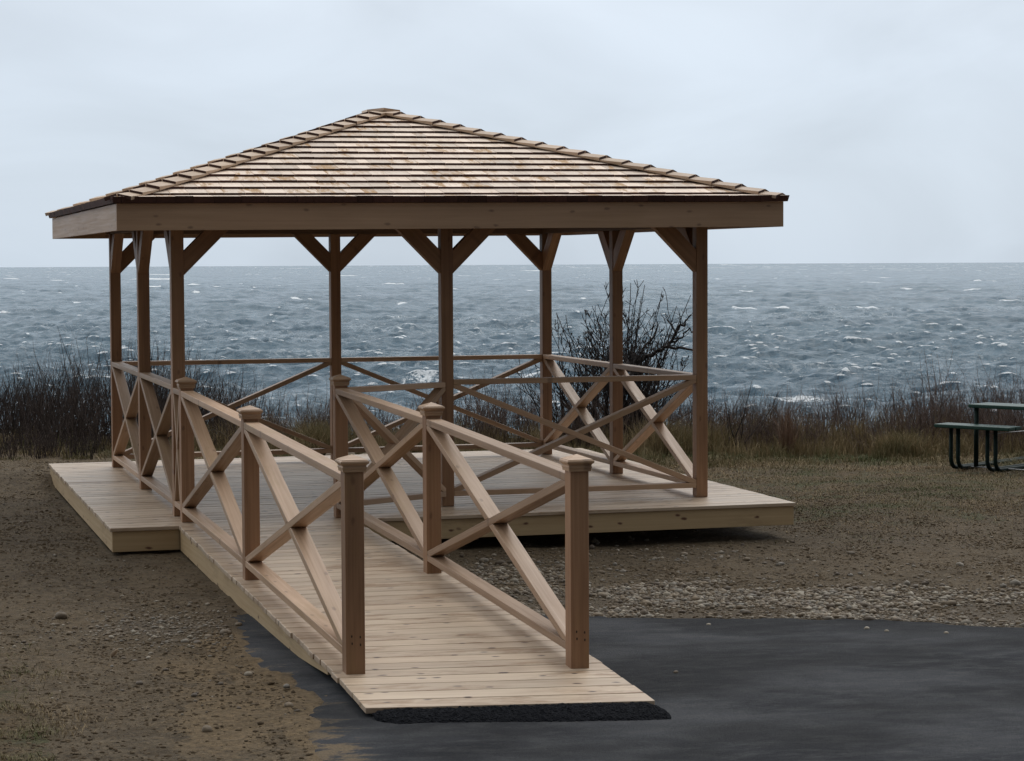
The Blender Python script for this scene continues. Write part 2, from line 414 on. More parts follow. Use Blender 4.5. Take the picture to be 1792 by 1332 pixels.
# one fine sheet; along the left it dips under the sand, so that the soil's own lumps make the ragged edge
ax = np.concatenate([np.arange(-0.75, 6.0, 0.03), np.geomspace(6.03, 60, 60)])
nv = 260
vfr = np.concatenate([1-np.geomspace(1, 0.0006, nv), [1.0]])
top = far_y(ax)+0.05*(fbm(ax*7, ax*0+1, 71, 4, 0.7)-0.5)
AX, AV = np.meshgrid(ax, vfr)
AY = -60+(top[None, :]+60)*AV
lift = 0.005*sstep(0.0, 0.10, AX-LE(AY)+0.22*(fbm(AX*3, AY*3.4, 61, 4, 0.6)-0.5))-0.030*(1-sstep(-0.06, 0.03, AX-LE(AY)+0.22*(fbm(AX*3, AY*3.4, 61, 4, 0.6)-0.5)))
AZ = ground_z(AX, AY)+lift+0.006*np.clip((fbm(AX*14, AY*14, 63, 2)-0.5)*2, -1, 0)*(lift < 0.0045)
me = fast_mesh('asphalt', np.stack([AX.ravel(), AY.ravel(), AZ.ravel()], 1), grid_faces(AX.shape[0], AX.shape[1]), M_ASPH, smooth=True)
tag(mkobj('asphalt', me), kind='structure')

# asphalt berm packed against the end of the ramp
tb = NT('fresh_asphalt'); pp = tb.pos()
b1 = tb.voro(pp, 130.0); b2 = tb.noise(pp, 70, 4, 0.7)
M_BERM = tb.done(tb.mix(tb.mr(b2, 0.3, 0.7), (0.005, 0.0055, 0.008, 1), (0.026, 0.028, 0.034, 1)), 0.9, tb.bump(tb.math('ADD', b1, b2), 1.0, 0.02), 0.06)
nu, nw = 420, 60
U_, W_ = np.meshgrid(np.linspace(0, 1, nu), np.linspace(0, 1, nw))
ex0, ey0, ez0 = -0.070, -6.402, -0.128; ex1, ey1, ez1 = 1.185, -6.432, -0.165
EX = ex0+(ex1-ex0)*U_; EY = ey0+(ey1-ey0)*U_; EZ = ez0+(ez1-ez0)*U_
dirx, diry = 0.02, -1.0
wid = 0.155+0.085*U_ + 0.012*(fbm(U_*14, U_*0, 81)-0.5)
endt = np.minimum(1, np.sqrt(np.clip(np.minimum(U_/0.06, (1-U_)/0.03), 0, 1)))
prof = np.sqrt(np.clip(1-W_**1.7, 0, 1))
BX = EX+(W_*wid)*dirx + (U_-0.5)*2*0.035*W_*(U_ > 0.5)
BY = EY-0.003+0.10*(-0.12)*0+diry*W_*wid*(0.35+0.65*endt)
GZb = ground_z(BX, BY)
H = np.clip(EZ-0.004-GZb, 0.02, None)
BZ = GZb-0.006+(H+0.006)*prof*(0.55+0.45*endt)+0.007*(fbm(BX*70, BY*70, 83, 2)-0.5)*2*(W_ < 0.97)
me = fast_mesh('asphalt_berm', np.stack([BX.ravel(), BY.ravel(), BZ.ravel()], 1), grid_faces(nw, nu)[:, ::-1], M_BERM, smooth=False)
tag(mkobj('asphalt_berm', me), kind='structure')

# ------------------------------------------------------------------ gazebo dimensions
X1, X2, Y1, Y2 = 1.929, 3.884, 1.928, 3.901
PW = 0.0445
DX0, DX1, DY0, DY1 = -0.545, 4.395, -0.606, 4.443
gz = tag(empty('gazebo', (X2/2, Y2/2, 0)), 'open square cedar gazebo with shingled hip roof on a raised wooden deck', 'gazebo')
OFF = Vector((-X2/2, -Y2/2, 0))
def fix(o):            # parts are modelled in world coordinates; shift them under their parent
    o.location = OFF; return o

# deck
mb = MB(); n = 36; pitch = (DY1-DY0)/n
for i in range(n):
    y0 = DY0+i*pitch; y1 = y0+pitch-0.011
    j = random.uniform(-0.004, 0.004)
    if i % 3 == 1:
        xs = random.uniform(1.2, 3.0)
        mb.box(DX0+j, xs-0.002, y0, y1, -0.026, random.uniform(-0.0015, 0), 0)
        mb.box(xs+0.002, DX1+j, y0, y1, -0.026, random.uniform(-0.0015, 0), 0)
    else:
        mb.box(DX0+j, DX1+j, y0, y1, -0.026, random.uniform(-0.0015, 0), 0)
deck = fix(mb.build('deck', M_DECK, gz, bevel=0.003))
for (a, b, c_, d, ax_) in ((DX0+0.012, -0.082, DY0+0.012, DY0+0.050, 3), (1.089, DX1-0.012, DY0+0.012, DY0+0.050, 3),
                     (DX0+0.012, DX1-0.012, DY1-0.050, DY1-0.012, 3), (DX0+0.012, DX0+0.050, DY0+0.052, DY1-0.052, 4), (DX1-0.050, DX1-0.012, DY0+0.052, DY1-0.052, 4)):
    mb = MB(); mb.box(a, b, c_, d, -0.164, -0.0275, ax_, 0.6); mb.build('skirt_board', M_SKIRT, deck, bevel=0.002)
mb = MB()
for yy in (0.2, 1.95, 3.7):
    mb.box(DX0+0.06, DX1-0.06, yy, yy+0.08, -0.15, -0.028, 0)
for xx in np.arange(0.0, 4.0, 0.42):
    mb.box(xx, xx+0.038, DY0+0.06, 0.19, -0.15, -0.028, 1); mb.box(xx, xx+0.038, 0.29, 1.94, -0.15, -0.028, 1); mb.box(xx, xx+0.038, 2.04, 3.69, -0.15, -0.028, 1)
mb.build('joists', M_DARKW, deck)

# posts, braces, beams
BEAM_Z = 2.012
posts = [(0, 0), (X1, 0), (X2, 0), (0, Y1), (X2, Y1), (0, Y2), (X1, Y2), (X2, Y2)]
for (px, py) in posts:
    mb = MB(); mb.box(px-PW, px+PW, py-PW, py+PW, 0.0005, BEAM_Z-0.001, 2); fix(mb.build('post', M_POST, gz, bevel=0.004))
def brace(px, py, dx, dy):
    # 45 degree knee brace, cut flush to post and beam
    h = 0.335; th = 0.165
    U = np.array((dx, dy, 0.0)); W = np.array((0, 0, 1.0)); D = np.cross(U, W)
    z1 = BEAM_Z-0.001
    poly = [(PW, z1-h), (PW+h, z1), (PW+h-th, z1), (PW, z1-h+th)]
    m = MB(); m.prism(poly, (-0.040, 0.040), (np.array((px, py, 0.0)), U, W, D), (1, 1)); fix(m.build('knee_brace', M_POST, gz, bevel=0.003))
for (px, py) in posts:
    if py in (0, Y2):
        if px > 0: brace(px, py, -1, 0)
        if px < X2: brace(px, py, 1, 0)
    if px in (0, X2):
        if py > 0: brace(px, py, 0, -1)
        if py < Y2: brace(px, py, 0, 1)
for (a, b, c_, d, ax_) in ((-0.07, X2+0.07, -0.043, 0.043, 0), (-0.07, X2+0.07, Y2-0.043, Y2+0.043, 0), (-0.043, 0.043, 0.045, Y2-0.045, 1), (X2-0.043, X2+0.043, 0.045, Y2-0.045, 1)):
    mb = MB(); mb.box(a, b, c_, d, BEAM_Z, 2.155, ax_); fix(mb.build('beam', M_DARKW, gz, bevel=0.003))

# railings --------------------------------------------------------
def clip(poly, a, b, c):
    """keep a*u+b*w<=c"""
    out = []
    for i in range(len(poly)):
        p, q = poly[i], poly[(i+1) % len(poly)]
        fp = a*p[0]+b*p[1]-c; fq = a*q[0]+b*q[1]-c
        if fp <= 0: out.append(p)
        if (fp < 0 < fq) or (fq < 0 < fp):
            k = fp/(fp-fq); out.append((p[0]+(q[0]-p[0])*k, p[1]+(q[1]-p[1])*k))
    return out
def railing(p0, p1, parent, off0=PW, off1=PW, rt_=0.914, mat=M_RAIL, shift=OFF):
    p0 = np.array(p0, float); p1 = np.array(p1, float)
    d = p1-p0; L = math.hypot(d[0], d[1]); U = np.array((d[0]/L, d[1]/L, 0)); W = np.array((0, 0, 1.0)); D = np.cross(U, W)
    sl = d[2]/L
    r = empty('railing', tuple(p0+np.array(shift)) if shift is not None else tuple(p0)); r.parent = parent
    u0, u1 = off0+0.0005, L-off1-0.0005
    fr = (np.zeros(3), U, W, D)
    zz = lambda u, h: sl*u+h
    T0, T1, B0, B1 = rt_-0.038, rt_, 0.071, 0.109
    for nm, lo, hi in (('top_rail', T0, T1), ('bottom_rail', B0, B1)):
        m = MB(); m.prism([(u0, zz(u0, lo)), (u1, zz(u1, lo)), (u1, zz(u1, hi)), (u0, zz(u0, hi))], (-0.0435, 0.0435), fr, (1, sl))
        m.build(nm, mat, r, bevel=0.0035)
    quad = [(u0, zz(u0, B1+0.0005)), (u1, zz(u1, B1+0.0005)), (u1, zz(u1, T0-0.0005)), (u0, zz(u0, T0-0.0005))]
    th = 0.019
    def strip(pa, pb):
        a = np.array(pa); b = np.array(pb); dd = b-a; dd /= np.linalg.norm(dd); nn = np.array((-dd[1], dd[0]))
        # pull the centre line so the board's edge meets the corner
        c0 = nn@a
        pl = clip(quad, nn[0], nn[1], c0+th); pl = clip(pl, -nn[0], -nn[1], -(c0-th)); return pl, nn, c0, dd
    up_, n1_, c1_, d1_ = strip(quad[0], quad[2])
    dn_, n2_, c2_, d2_ = strip(quad[3], quad[1])
    m = MB(); m.prism(dn_, (-0.0425, 0.0425), fr, d2_); m.build('cross_brace', mat, r, bevel=0.003)
    a_ = clip(up_, n2_[0], n2_[1], c2_-th-0.0007); b_ = clip(up_, -n2_[0], -n2_[1], -(c2_+th+0.0007))
    m = MB(); tn = random.random()
    for q in (a_, b_):
        if len(q) > 2: m.prism(q, (-0.0425, 0.0425), fr, d1_, tn)
    m.build('cross_brace', mat, r, bevel=0.003)
    return r
railing((X1, 0, 0), (X2, 0, 0), gz)
railing((X2, 0, 0), (X2, Y1, 0), gz); railing((X2, Y1, 0), (X2, Y2, 0), gz)
railing((X2, Y2, 0), (X1, Y2, 0), gz); railing((X1, Y2, 0), (0, Y2, 0), gz)
railing((0, Y2, 0), (0, Y1, 0), gz); railing((0, Y1, 0), (0, 0, 0), gz)

# roof ------------------------------------------------------------
EX0, EX1, EY0, EY1 = -0.474, 4.300, -0.592, 4.510
tilt = lambda x: 0.0053*(x+0.47)
FZ0, FZ1 = 1.978, 2.158
roof = empty('roof', (0, 0, 0)); roof.parent = gz
fascs = [((EX0, EY0), (EX1, EY0)), ((EX1, EY0), (EX1, EY1)), ((EX1, EY1), (EX0, EY1)), ((EX0, EY1), (EX0, EY0))]
for i, ((xa, ya), (xb, yb)) in enumerate(fascs):
    a = np.array((xa, ya, 0.0)); b = np.array((xb, yb, 0.0)); dd = (b-a)/np.linalg.norm(b-a); inn = np.array((-dd[1], dd[0], 0))
    th = 0.030
    # front and back boards run through, the side boards butt against them
    if i % 2 == 1: a = a+dd*(th+0.001); b = b-dd*(th+0.001)
    q = [a, b, b+inn*th, a+inn*th]
    lo = [p+np.array((0, 0, FZ0+tilt(p[0]))) for p in q]; hi = [p+np.array((0, 0, FZ1+tilt(p[0])))for p in q]
    gco = [(np.dot(p, dd), p[2], np.dot(p, inn)) for p in lo+hi]
    mb = MB(); mb.hexa(lo+hi, gco, 0.5); fix(mb.build('fascia', M_FASC, roof, bevel=0.002))
mb = MB()   # soffit boards
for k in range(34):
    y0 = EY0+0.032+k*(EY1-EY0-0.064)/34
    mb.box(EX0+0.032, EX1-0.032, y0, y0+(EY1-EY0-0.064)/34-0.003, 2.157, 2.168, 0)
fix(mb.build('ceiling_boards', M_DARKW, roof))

AP = np.array(((EX0+EX1)/2, (EY0+EY1)/2, 2.945))
OV = 0.024
eave = [np.array((EX0-OV, EY0-OV, FZ1+0.004)), np.array((EX1+OV, EY0-OV, FZ1+0.004+tilt(EX1))), np.array((EX1+OV, EY1+OV, FZ1+0.004+tilt(EX1))), np.array((EX0-OV, EY1+OV, FZ1+0.004))]
NC = 16
sh = MB()
for side in range(4):
    A = eave[side]; B = eave[(side+1) % 4]
    Lw = np.linalg.norm(B-A); U = (B-A)/Lw
    mid = AP-A; uA = mid@U; Vv = mid-U*uA; Hs = np.linalg.norm(Vv); Vv = Vv/Hs; N = np.cross(U, Vv)
    ex = Hs/NC
    for k in range(NC):
        v0 = k*ex; v1 = min(v0+ex*1.06, Hs-0.002)
        drop = 0.0
        ul, ur = uA*v0/Hs, Lw-(Lw-uA)*v0/Hs
        u = ul-random.uniform(0, 0.12)
        tb_ = 0.0170 if k else 0.040
        while u < ur:
            wd = random.choice((0.09, 0.12, 0.15, 0.18, 0.22, 0.14))*random.uniform(0.85, 1.1)
            a0, a1 = u+0.0012, u+wd-0.0012
            u += wd
            jit = random.uniform(-0.0022, 0.0018)*(k > 0)
            poly = [(a0, v0+jit), (a1, v0+jit+random.uniform(-0.001, 0.001)), (a1, v1), (a0, v1)]
            # hip limits
            nl = np.array((-Hs, uA)); poly = clip(poly, nl[0], nl[1], 0)
            if len(poly) < 3: continue
            nr_ = np.array((Hs, (Lw-uA))); poly = clip(poly, nr_[0], nr_[1], Hs*Lw)
            if len(poly) < 3: continue
            ar = sum(poly[i][0]*poly[(i+1) % len(poly)][1]-poly[(i+1) % len(poly)][0]*poly[i][1] for i in range(len(poly)))
            if ar < 1e-5: continue
            tj = tb_+random.uniform(-0.0018, 0.0018)
            b_ = len(sh.v); m_ = len(poly); off = np.array([random.uniform(-50, 50) for _ in range(3)]); tn = random.random()**0.8
            for lev in (0, 1):
                for (pu, pv) in poly:
                    fr_ = (pv-v0)/(v1-v0)
                    hgt = 0.001 if lev == 0 else 0.004+tj*(1-fr_)
                    if lev == 0 and k == 0: hgt = -0.002
                    sh.v.append(tuple(A+U*pu+Vv*pv+N*hgt)); sh.g.append(tuple(off+np.array((pv, pu, hgt)))); sh.t.append(tn)
            lo = list(range(b_, b_+m_)); hi = list(range(b_+m_, b_+2*m_))
            sh.f.append(tuple(hi)); sh.mi.append(0)
            for i in range(m_):
                j = (i+1) % m_
                sh.f.append((lo[i], lo[j], hi[j], hi[i]))
                dv = abs(poly[i][1]-poly[j][1])
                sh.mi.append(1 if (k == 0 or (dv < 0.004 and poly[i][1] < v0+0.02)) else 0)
            sh.f.append(tuple(lo[::-1])); sh.mi.append(0)
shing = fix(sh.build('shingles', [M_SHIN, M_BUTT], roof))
# hip caps
def cap_pair(p, q, N1, N2, D1, D2, t0, wdt, tone):
    """overlapping pair of cap boards from p (low) to q (high); D1/D2 in-plane directions away from the hip"""
    dirv = (q-p)/np.linalg.norm(q-p)
    for N, D in ((N1, D1), (N2, D2)):
        c = []
        for base, lift in ((p, t0), (q, 0.006)):
            pass
        lo = [p+N*0.004, p+D*wdt+N*0.004, q+D*wdt+N*0.002, q+N*0.002]
        hi = [p+N*t0*1.0, p+D*wdt+N*t0, q+D*wdt+N*0.010, q+N*0.010]
        gl_ = [(np.dot(x, dirv), np.dot(x, D), np.dot(x, N)) for x in lo+hi]
        caps.hexa([x for x in lo]+[x for x in hi], gl_, tone, 0, None)
        # make the low end read as end grain
        n_ = len(caps.mi); 
        for fi in range(6):
            f = caps.f[n_-6+fi]
            vs = [np.array(caps.v[i]) for i in f]; nn = np.cross(vs[1]-vs[0], vs[2]-vs[1]); ln = np.linalg.norm(nn)
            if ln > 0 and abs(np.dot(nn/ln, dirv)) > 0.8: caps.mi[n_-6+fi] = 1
for hi_ in range(4):
    caps = MB()
    E = eave[hi_].copy()
    dv = AP-E; L = np.linalg.norm(dv); dv /= L
    nxt = eave[(hi_+1) % 4]; prv = eave[(hi_-1) % 4]
    def face(a, b):
        u = (b-a)/np.linalg.norm(b-a); m = AP-a; v = m-u*(m@u); v /= np.linalg.norm(v); return np.cross(u, v)
    N1 = face(E, nxt); N2 = face(prv, E)
    D1 = np.cross(dv, N1); D1 /= np.linalg.norm(D1)
    if D1@(nxt-E) < 0: D1 = -D1
    D2 = np.cross(dv, N2); D2 /= np.linalg.norm(D2)
    if D2@(prv-E) < 0: D2 = -D2
    ncap = 19
    up_off = np.array((0, 0, 0.022))
    for k in range(ncap):
        s0 = L*k/ncap; s1 = min(L*(k+1.12)/ncap, L)
        if k == 0: s0 = 0.050
        cap_pair(E+dv*s0+up_off, E+dv*s1+up_off, N1, N2, D1, D2, 0.030+random.uniform(-0.002, 0.003), 0.105+random.uniform(-0.004, 0.004), random.random()*0.6+0.1)
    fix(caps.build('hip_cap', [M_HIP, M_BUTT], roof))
mb = MB()
for sx_, dx_ in ((-1, 0), (1, 0)):
    z0 = AP[2]+0.020
    x0, x1 = (AP[0]-0.135, AP[0]+0.0) if sx_ < 0 else (AP[0], AP[0]+0.135)
    zl = lambda x: z0+0.022-abs(x-AP[0])*0.12
    q = [(x0, AP[1]-0.10, zl(x0)-0.022), (x1, AP[1]-0.10, zl(x1)-0.022), (x1, AP[1]+0.10, zl(x1)-0.022), (x0, AP[1]+0.10, zl(x0)-0.022)]
    mb.hexa(q+[(a, b, c+0.022) for a, b, c in q])
fix(mb.build('peak_cap', [M_SHIN, M_BUTT], roof))

# ------------------------------------------------------------------ ramp
rampo = tag(empty('access_ramp', (0.55, -3.5, -0.06)), 'sloping wooden access ramp with capped newel posts leading up to the deck', 'ramp')
ROFF = Vector((-0.55, 3.5, 0.06))
def rfix(o): o.location = ROFF; return o
RXL, RXR = -0.094, 1.195
def rxr(y): return np.interp(y, [-6.43, -5.5, -3.0, -0.6], [1.195, 1.192, 1.115, 1.10])
yl_pts = ([-6.395, -5.722, -0.606, 6], [-0.128, -0.094, 0, 0])
yr_pts = ([-6.130, -5.770, -0.606, 6], [-0.225, -0.150, 0, 0])
def ramp_z(x, y):
    zl = np.interp(y, *yl_pts); zr = np.interp(y, [-6.43, -5.770, -3.03, -0.606, 6], [-0.167, -0.122, -0.043, 0, 0]); k = (x-RXL)/(RXR-RXL)
    return zl*(1-k)+zr*k
mb = MB(); n = 41
for i in range(n):
    a, b = i/n, (i+1)/n
    def row(f, gap):
        yl = -0.609+(-6.395+0.609)*f; yr = -0.609+(-6.430+0.609)*f
        return yl+gap, yr+gap
    (yl1, yr1), (yl0, yr0) = row(a, 0), row(b, 0.010)
    j = random.uniform(-0.005, 0.005); je = random.uniform(-0.005, 0.005); dz = random.uniform(-0.001, 0)
    xr_ = float(rxr((yr0+yr1)/2))
    c = [(RXL+j, yl0), (xr_+je, yr0), (xr_+je, yr1), (RXL+j, yl1)]
    top_ = [(x, y, float(ramp_z(x, y))+dz) for x, y in c]; bot = [(x, y, z-0.026) for x, y, z in top_]
    mb.hexa(bot+top_)
rdeck = rfix(mb.build('ramp_deck', M_DECK, rampo, bevel=0.003))
for xs, xe, sx_ in ((RXL+0.012, RXL+0.048, 0), (1.052, 1.088, 1)):
    mb = MB(); yend = -5.53 if sx_ == 0 else -5.3
    ys = np.linspace(-0.612, yend, 14)
    for ya, yb in zip(ys[:-1], ys[1:]):
        def zb(y):
            zt = float(ramp_z((xs+xe)/2, y))-0.0275
            dep = np.interp(y, [yend, -5.0, -3.9, -0.6], [0.020, 0.060, 0.125, 0.137])
            return zt, zt-dep
        t0, b0 = zb(ya); t1, b1 = zb(yb)
        c = [(xs, yb, b1), (xe, yb, b1), (xe, ya, b0), (xs, ya, b0), (xs, yb, t1), (xe, yb, t1), (xe, ya, t0), (xs, ya, t0)]
        mb.hexa(c, [(p[1], p[2], p[0]) for p in c], 0.45)
    # one continuous grain
    o0 = np.array(mb.g[0])-np.array((mb.v[0][1], mb.v[0][2], mb.v[0][0]))
    mb.g = [tuple(o0+np.array((v[1], v[2], v[0]))) for v in mb.v]
    mb.build('skirt_board', M_SKIRT, rdeck)

CAPP = [(0.0450, -0.002), (0.0525, 0.0), (0.0535, 0.012), (0.0560, 0.015), (0.0560, 0.022), (0.0535, 0.025), (0.0565, 0.032), (0.0600, 0.035), (0.0640, 0.038), (0.0655, 0.043), (0.0640, 0.049), (0.0600, 0.051), (0.0585, 0.0545), (0.0, 0.076)]
def newel(x, y, z, h=0.914):
    mb = MB(); mb.box(x-PW, x+PW, y-PW, y+PW, z+0.0005-0.02*(z < -0.01), z+h, 2); o = rfix(mb.build('newel_post', M_POST, rampo, bevel=0.004))
    V, F = [], []
    for r, dz in CAPP[:-1]:
        V += [(x-r, y-r, z+h+dz), (x+r, y-r, z+h+dz), (x+r, y+r, z+h+dz), (x-r, y+r, z+h+dz)]
    V.append((x, y, z+h+CAPP[-1][1])); ap = len(V)-1; m_ = MB()
    for k in range(len(CAPP)-2):
        for i in range(4): F.append((4*k+i, 4*k+(i+1) % 4, 4*k+4+(i+1) % 4, 4*k+4+i))
    k = len(CAPP)-2
    for i in range(4): F.append((4*k+i, 4*k+(i+1) % 4, ap))
    F.append((3, 2, 1, 0))
    m_.v, m_.f, m_.mi = V, F, [0]*len(F); off = np.array([random.uniform(-9, 9) for _ in range(3)]); tn = random.uniform(0.3, 0.9)
    m_.g = [tuple(off+np.array(v)) for v in V]; m_.t = [tn]*len(V)
    m_.build('post_cap', M_RAIL, o)
XR = 1.0514
L2 = (0, -0.393, 0.0); L1 = (0, -2.973, -0.038); L0 = (0, -5.722, -0.094)
R2 = (XR, -0.465, 0.0); R1 = (XR, -3.032, -0.0405); R0 = (XR, -5.770, -0.119)
for p in (L2, L1, L0, R2, R1, R0): newel(*p)
M_SCREW = simple('stained_screw', (0.03, 0.016, 0.010, 1), (0.05, 0.028, 0.018, 1), 50, 0.6)
for o in [c for c in rampo.children if c.name.startswith('newel_post')]:
    bb_ = [Vector(c) for c in o.data.vertices[0].co.to_tuple()[:0]] if False else None
    vs = np.array([v.co[:] for v in o.data.vertices]); x0, x1 = vs[:, 0].min(), vs[:, 0].max(); y0 = vs[:, 1].min(); z0 = vs[:, 2].min()
    if y0 > -5: continue
    for (fx, fz) in ((0.32, 0.135), (0.75, 0.128), (0.30, 0.168), (0.74, 0.163)):
        m = MB(); xc = x0+(x1-x0)*fx; zc = z0+0.02+fz; r = 0.0036
        pts_ = [(math.cos(a)*r, math.sin(a)*r*1.8) for a in np.linspace(0, 2*math.pi, 9)[:-1]]
        m.prism(pts_, (0.0, 0.0012), (np.array((xc, y0, zc)), np.array((1.0, 0, 0)), np.array((0, 0, 1.0)), np.array((0, -1.0, 0))), (1, 0)); m.build('screw', M_SCREW, o)
def rrail(a, b, **k): 
    r = railing(a, b, rampo, rt_=0.897, shift=ROFF, **k); return r
# rails sit in the world frame of their first post
rrail(L1, L2); rrail(L0, L1); rrail(R1, R2); rrail(R0, R1)
rrail(L2, (0, 0, 0)); rrail(R2, (X1, 0, 0))

# ------------------------------------------------------------------ sea
Hc = CAM[2]-SEA_Z
NRG, NAZ = 1500, 1000
D_FAR = Hc/0.00168
ang = np.linspace(Hc/62.0, Hc/D_FAR, NRG)
# denser where the water can be seen between 130 m and the horizon
ang = np.concatenate([np.linspace(Hc/62.0, Hc/125.0, 120), np.linspace(Hc/125.0, Hc/D_FAR, NRG-120)])
rr = Hc/ang
az = YAW+np.linspace(-0.50, 0.50, NAZ)
RR, AZ_ = np.meshgrid(rr, az, indexing='ij')
OX = CAM[0]+RR*np.sin(AZ_); OY = CAM[1]+RR*np.cos(AZ_)
dr = np.gradient(rr)[:, None]*np.ones_like(RR); da = RR*(az[1]-az[0])
OZ = np.zeros_like(OX); DXo = np.zeros_like(OX); DYo = np.zeros_like(OX); STEEP = np.zeros_like(OX)
wr = np.random.default_rng(5)
wind = YAW+math.pi+0.50          # waves run in towards the shore, a little from the right
for i in range(110):
    lam = 1.3*(26/1.3)**(wr.random())
    th = wind+wr.normal(0, 0.62)
    kx, ky = math.sin(th), math.cos(th); k = 2*math.pi/lam
    amp = 0.0150*lam**0.56*wr.uniform(0.4, 1.3)
    if lam > 22: amp *= 0.7
    # fade what the local grid cannot carry
    proj_dr = np.abs(kx*np.sin(AZ_)+ky*np.cos(AZ_)); proj_da = np.abs(kx*np.cos(AZ_)-ky*np.sin(AZ_))
    sp = np.maximum(dr*proj_dr, da*proj_da)
    fade = np.clip((lam/(sp+1e-6)-2.2)/2.5, 0, 1)
    # wave groups
    ph = k*(kx*OX+ky*OY)+wr.uniform(0, 6.28)+1.5*(vnoise(OX/55, OY/55, 100+i))
    a = amp*fade
    OZ += a*np.cos(ph); DXo -= kx*a*0.55*np.sin(ph); DYo -= ky*a*0.55*np.sin(ph); STEEP += a*k*np.cos(ph)
gust = fbm(OX/120, OY/220, 7, 4)
OZ *= (0.75+0.6*gust)
crest = sstep(0.58, 1.10, STEEP*(0.7+0.9*gust))
# whitecaps further out, as patches of broken water where crests meet gusts
far = sstep(400, 900, RR)
capn = vnoise(OX/9+OY/40, OY/26, 201)*vnoise(OX/4.0, OY/14, 202)
capf = sstep(0.64, 0.74, capn+0.15*(gust-0.5))
capn3 = vnoise(OX/30, OY/260, 211)*vnoise(OX/13, OY/90, 212)
capff = sstep(0.60, 0.74, capn3)*sstep(700, 1500, RR)
foam = np.maximum(crest*(1-far), np.maximum(capf*sstep(250, 500, RR), capff)*0.95)
# breaking line close in and the lace it leaves
so, to = toST(OX, OY)
lane = to+6*(fbm(so/22, so*0, 301)-0.5)*2
for (tc_, wd_, s0_, s1_, st_) in ((172, 3.0, -12, 13, 1.0), (150, 2.6, 14, 26, 0.9), (158, 2.0, -30, -12, 0.45), (140, 2.5, 22, 45, 0.8), (139, 3.0, -8, 9, 0.8)):
    b_ = np.exp(-((lane-tc_)/wd_)**2)*sstep(s0_, s0_+5, so)*sstep(s1_, s1_-5, so)*st_
    foam = np.maximum(foam, 0.80*b_*(0.05+1.25*fbm(OX/2.6, OY/1.6, 311, 4, 0.65)))
    OZ += 0.45*b_*sstep(tc_-5, tc_+1, lane)
lace = sstep(0.56, 0.70, fbm(OX/26, OY/40, 401, 4))*sstep(900, 250, RR)
Vo = np.stack([(OX+DXo).ravel(), (OY+DYo).ravel(), (SEA_Z+OZ).ravel()], 1)
tw = NT('rough_sea'); pp = tw.pos()
w0 = tw.noise(tw.vmul(pp, (1.0, 1.0, 0.3)), 0.16, 4, 0.6, 0.5); w1 = tw.noise(tw.vmul(pp, (1.0, 1.0, 0.3)), 1.2, 6, 0.72, 0.5); w2 = tw.noise(pp, 6.0, 4, 0.7)
wb = tw.bump(w1, 1.0, 0.30); wb = tw.bump(w2, 0.8, 0.05, wb)
# wind ripples too small for the mesh, as a perturbation of the normal that does not fade with distance
def nvec(scale, detail):
    a = tw.n.new('ShaderNodeTexNoise'); tw.link(tw.vmul(pp, (1.0, 1.0, 0.3)), a.inputs['Vector']); a.inputs['Scale'].default_value = scale; a.inputs['Detail'].default_value = detail; a.inputs['Roughness'].default_value = 0.7
    b = tw.n.new('ShaderNodeVectorMath'); b.operation = 'SUBTRACT'; tw.link(a.outputs['Color'], b.inputs[0]); b.inputs[1].default_value = (0.5, 0.5, 0.5)
    return b.outputs[0]
def vadd(a, b):
    q = tw.n.new('ShaderNodeVectorMath'); q.operation = 'ADD'; tw.link(a, q.inputs[0]); tw.link(b, q.inputs[1]); return q.outputs[0]
pert = vadd(tw.vmul(nvec(0.07, 4), (1.0, 1.0, 0.0)), vadd(tw.vmul(nvec(0.35, 5), (1.1, 1.1, 0.0)), tw.vmul(nvec(2.2, 3), (0.8, 0.8, 0.0))))
nn_ = tw.n.new('ShaderNodeVectorMath'); nn_.operation = 'NORMALIZE'; tw.link(vadd(wb, pert), nn_.inputs[0]); wb = nn_.outputs[0]
deep = tw.mix(tw.mr(tw.noise(pp, 0.012, 4, 0.6), 0.35, 0.65), (0.040, 0.102, 0.155, 1), (0.068, 0.140, 0.195, 1))
fo = tw.attr('foam', 'Fac'); la = tw.attr('lace', 'Fac')
fn = tw.noise(tw.vmul(pp, (1.0, 1.0, 0.2)), 2.0, 6, 0.75, 1.2)
fm = tw.mr(tw.math('ADD', fo, tw.mr(fn, 0.3, 0.7, -0.50, 0.30)), 0.36, 0.60, 0, 1, True)
ln_ = tw.noise(tw.vmul(pp, (0.9, 0.45, 0.2)), 0.8, 7, 0.8, 2.0)
lm = tw.math('MULTIPLY', la, tw.mr(ln_, 0.52, 0.66, 0, 0.55))
fm2 = tw.math('MAXIMUM', fm, lm)
colw = tw.mix(fm2, deep, (0.80, 0.84, 0.87, 1))
M_SEA = tw.done(colw, tw.mix(fm2, (0.22, 0.22, 0.22, 1), (0.8, 0.8, 0.8, 1)), wb, 0.36)
tw.p.inputs['IOR'].default_value = 1.333
me = fast_mesh('sea', Vo, grid_faces(NRG, NAZ)[:, ::-1], M_SEA, {'foam': foam.ravel(), 'lace': lace.ravel()}, smooth=True)
tag(mkobj('sea', me), kind='structure')

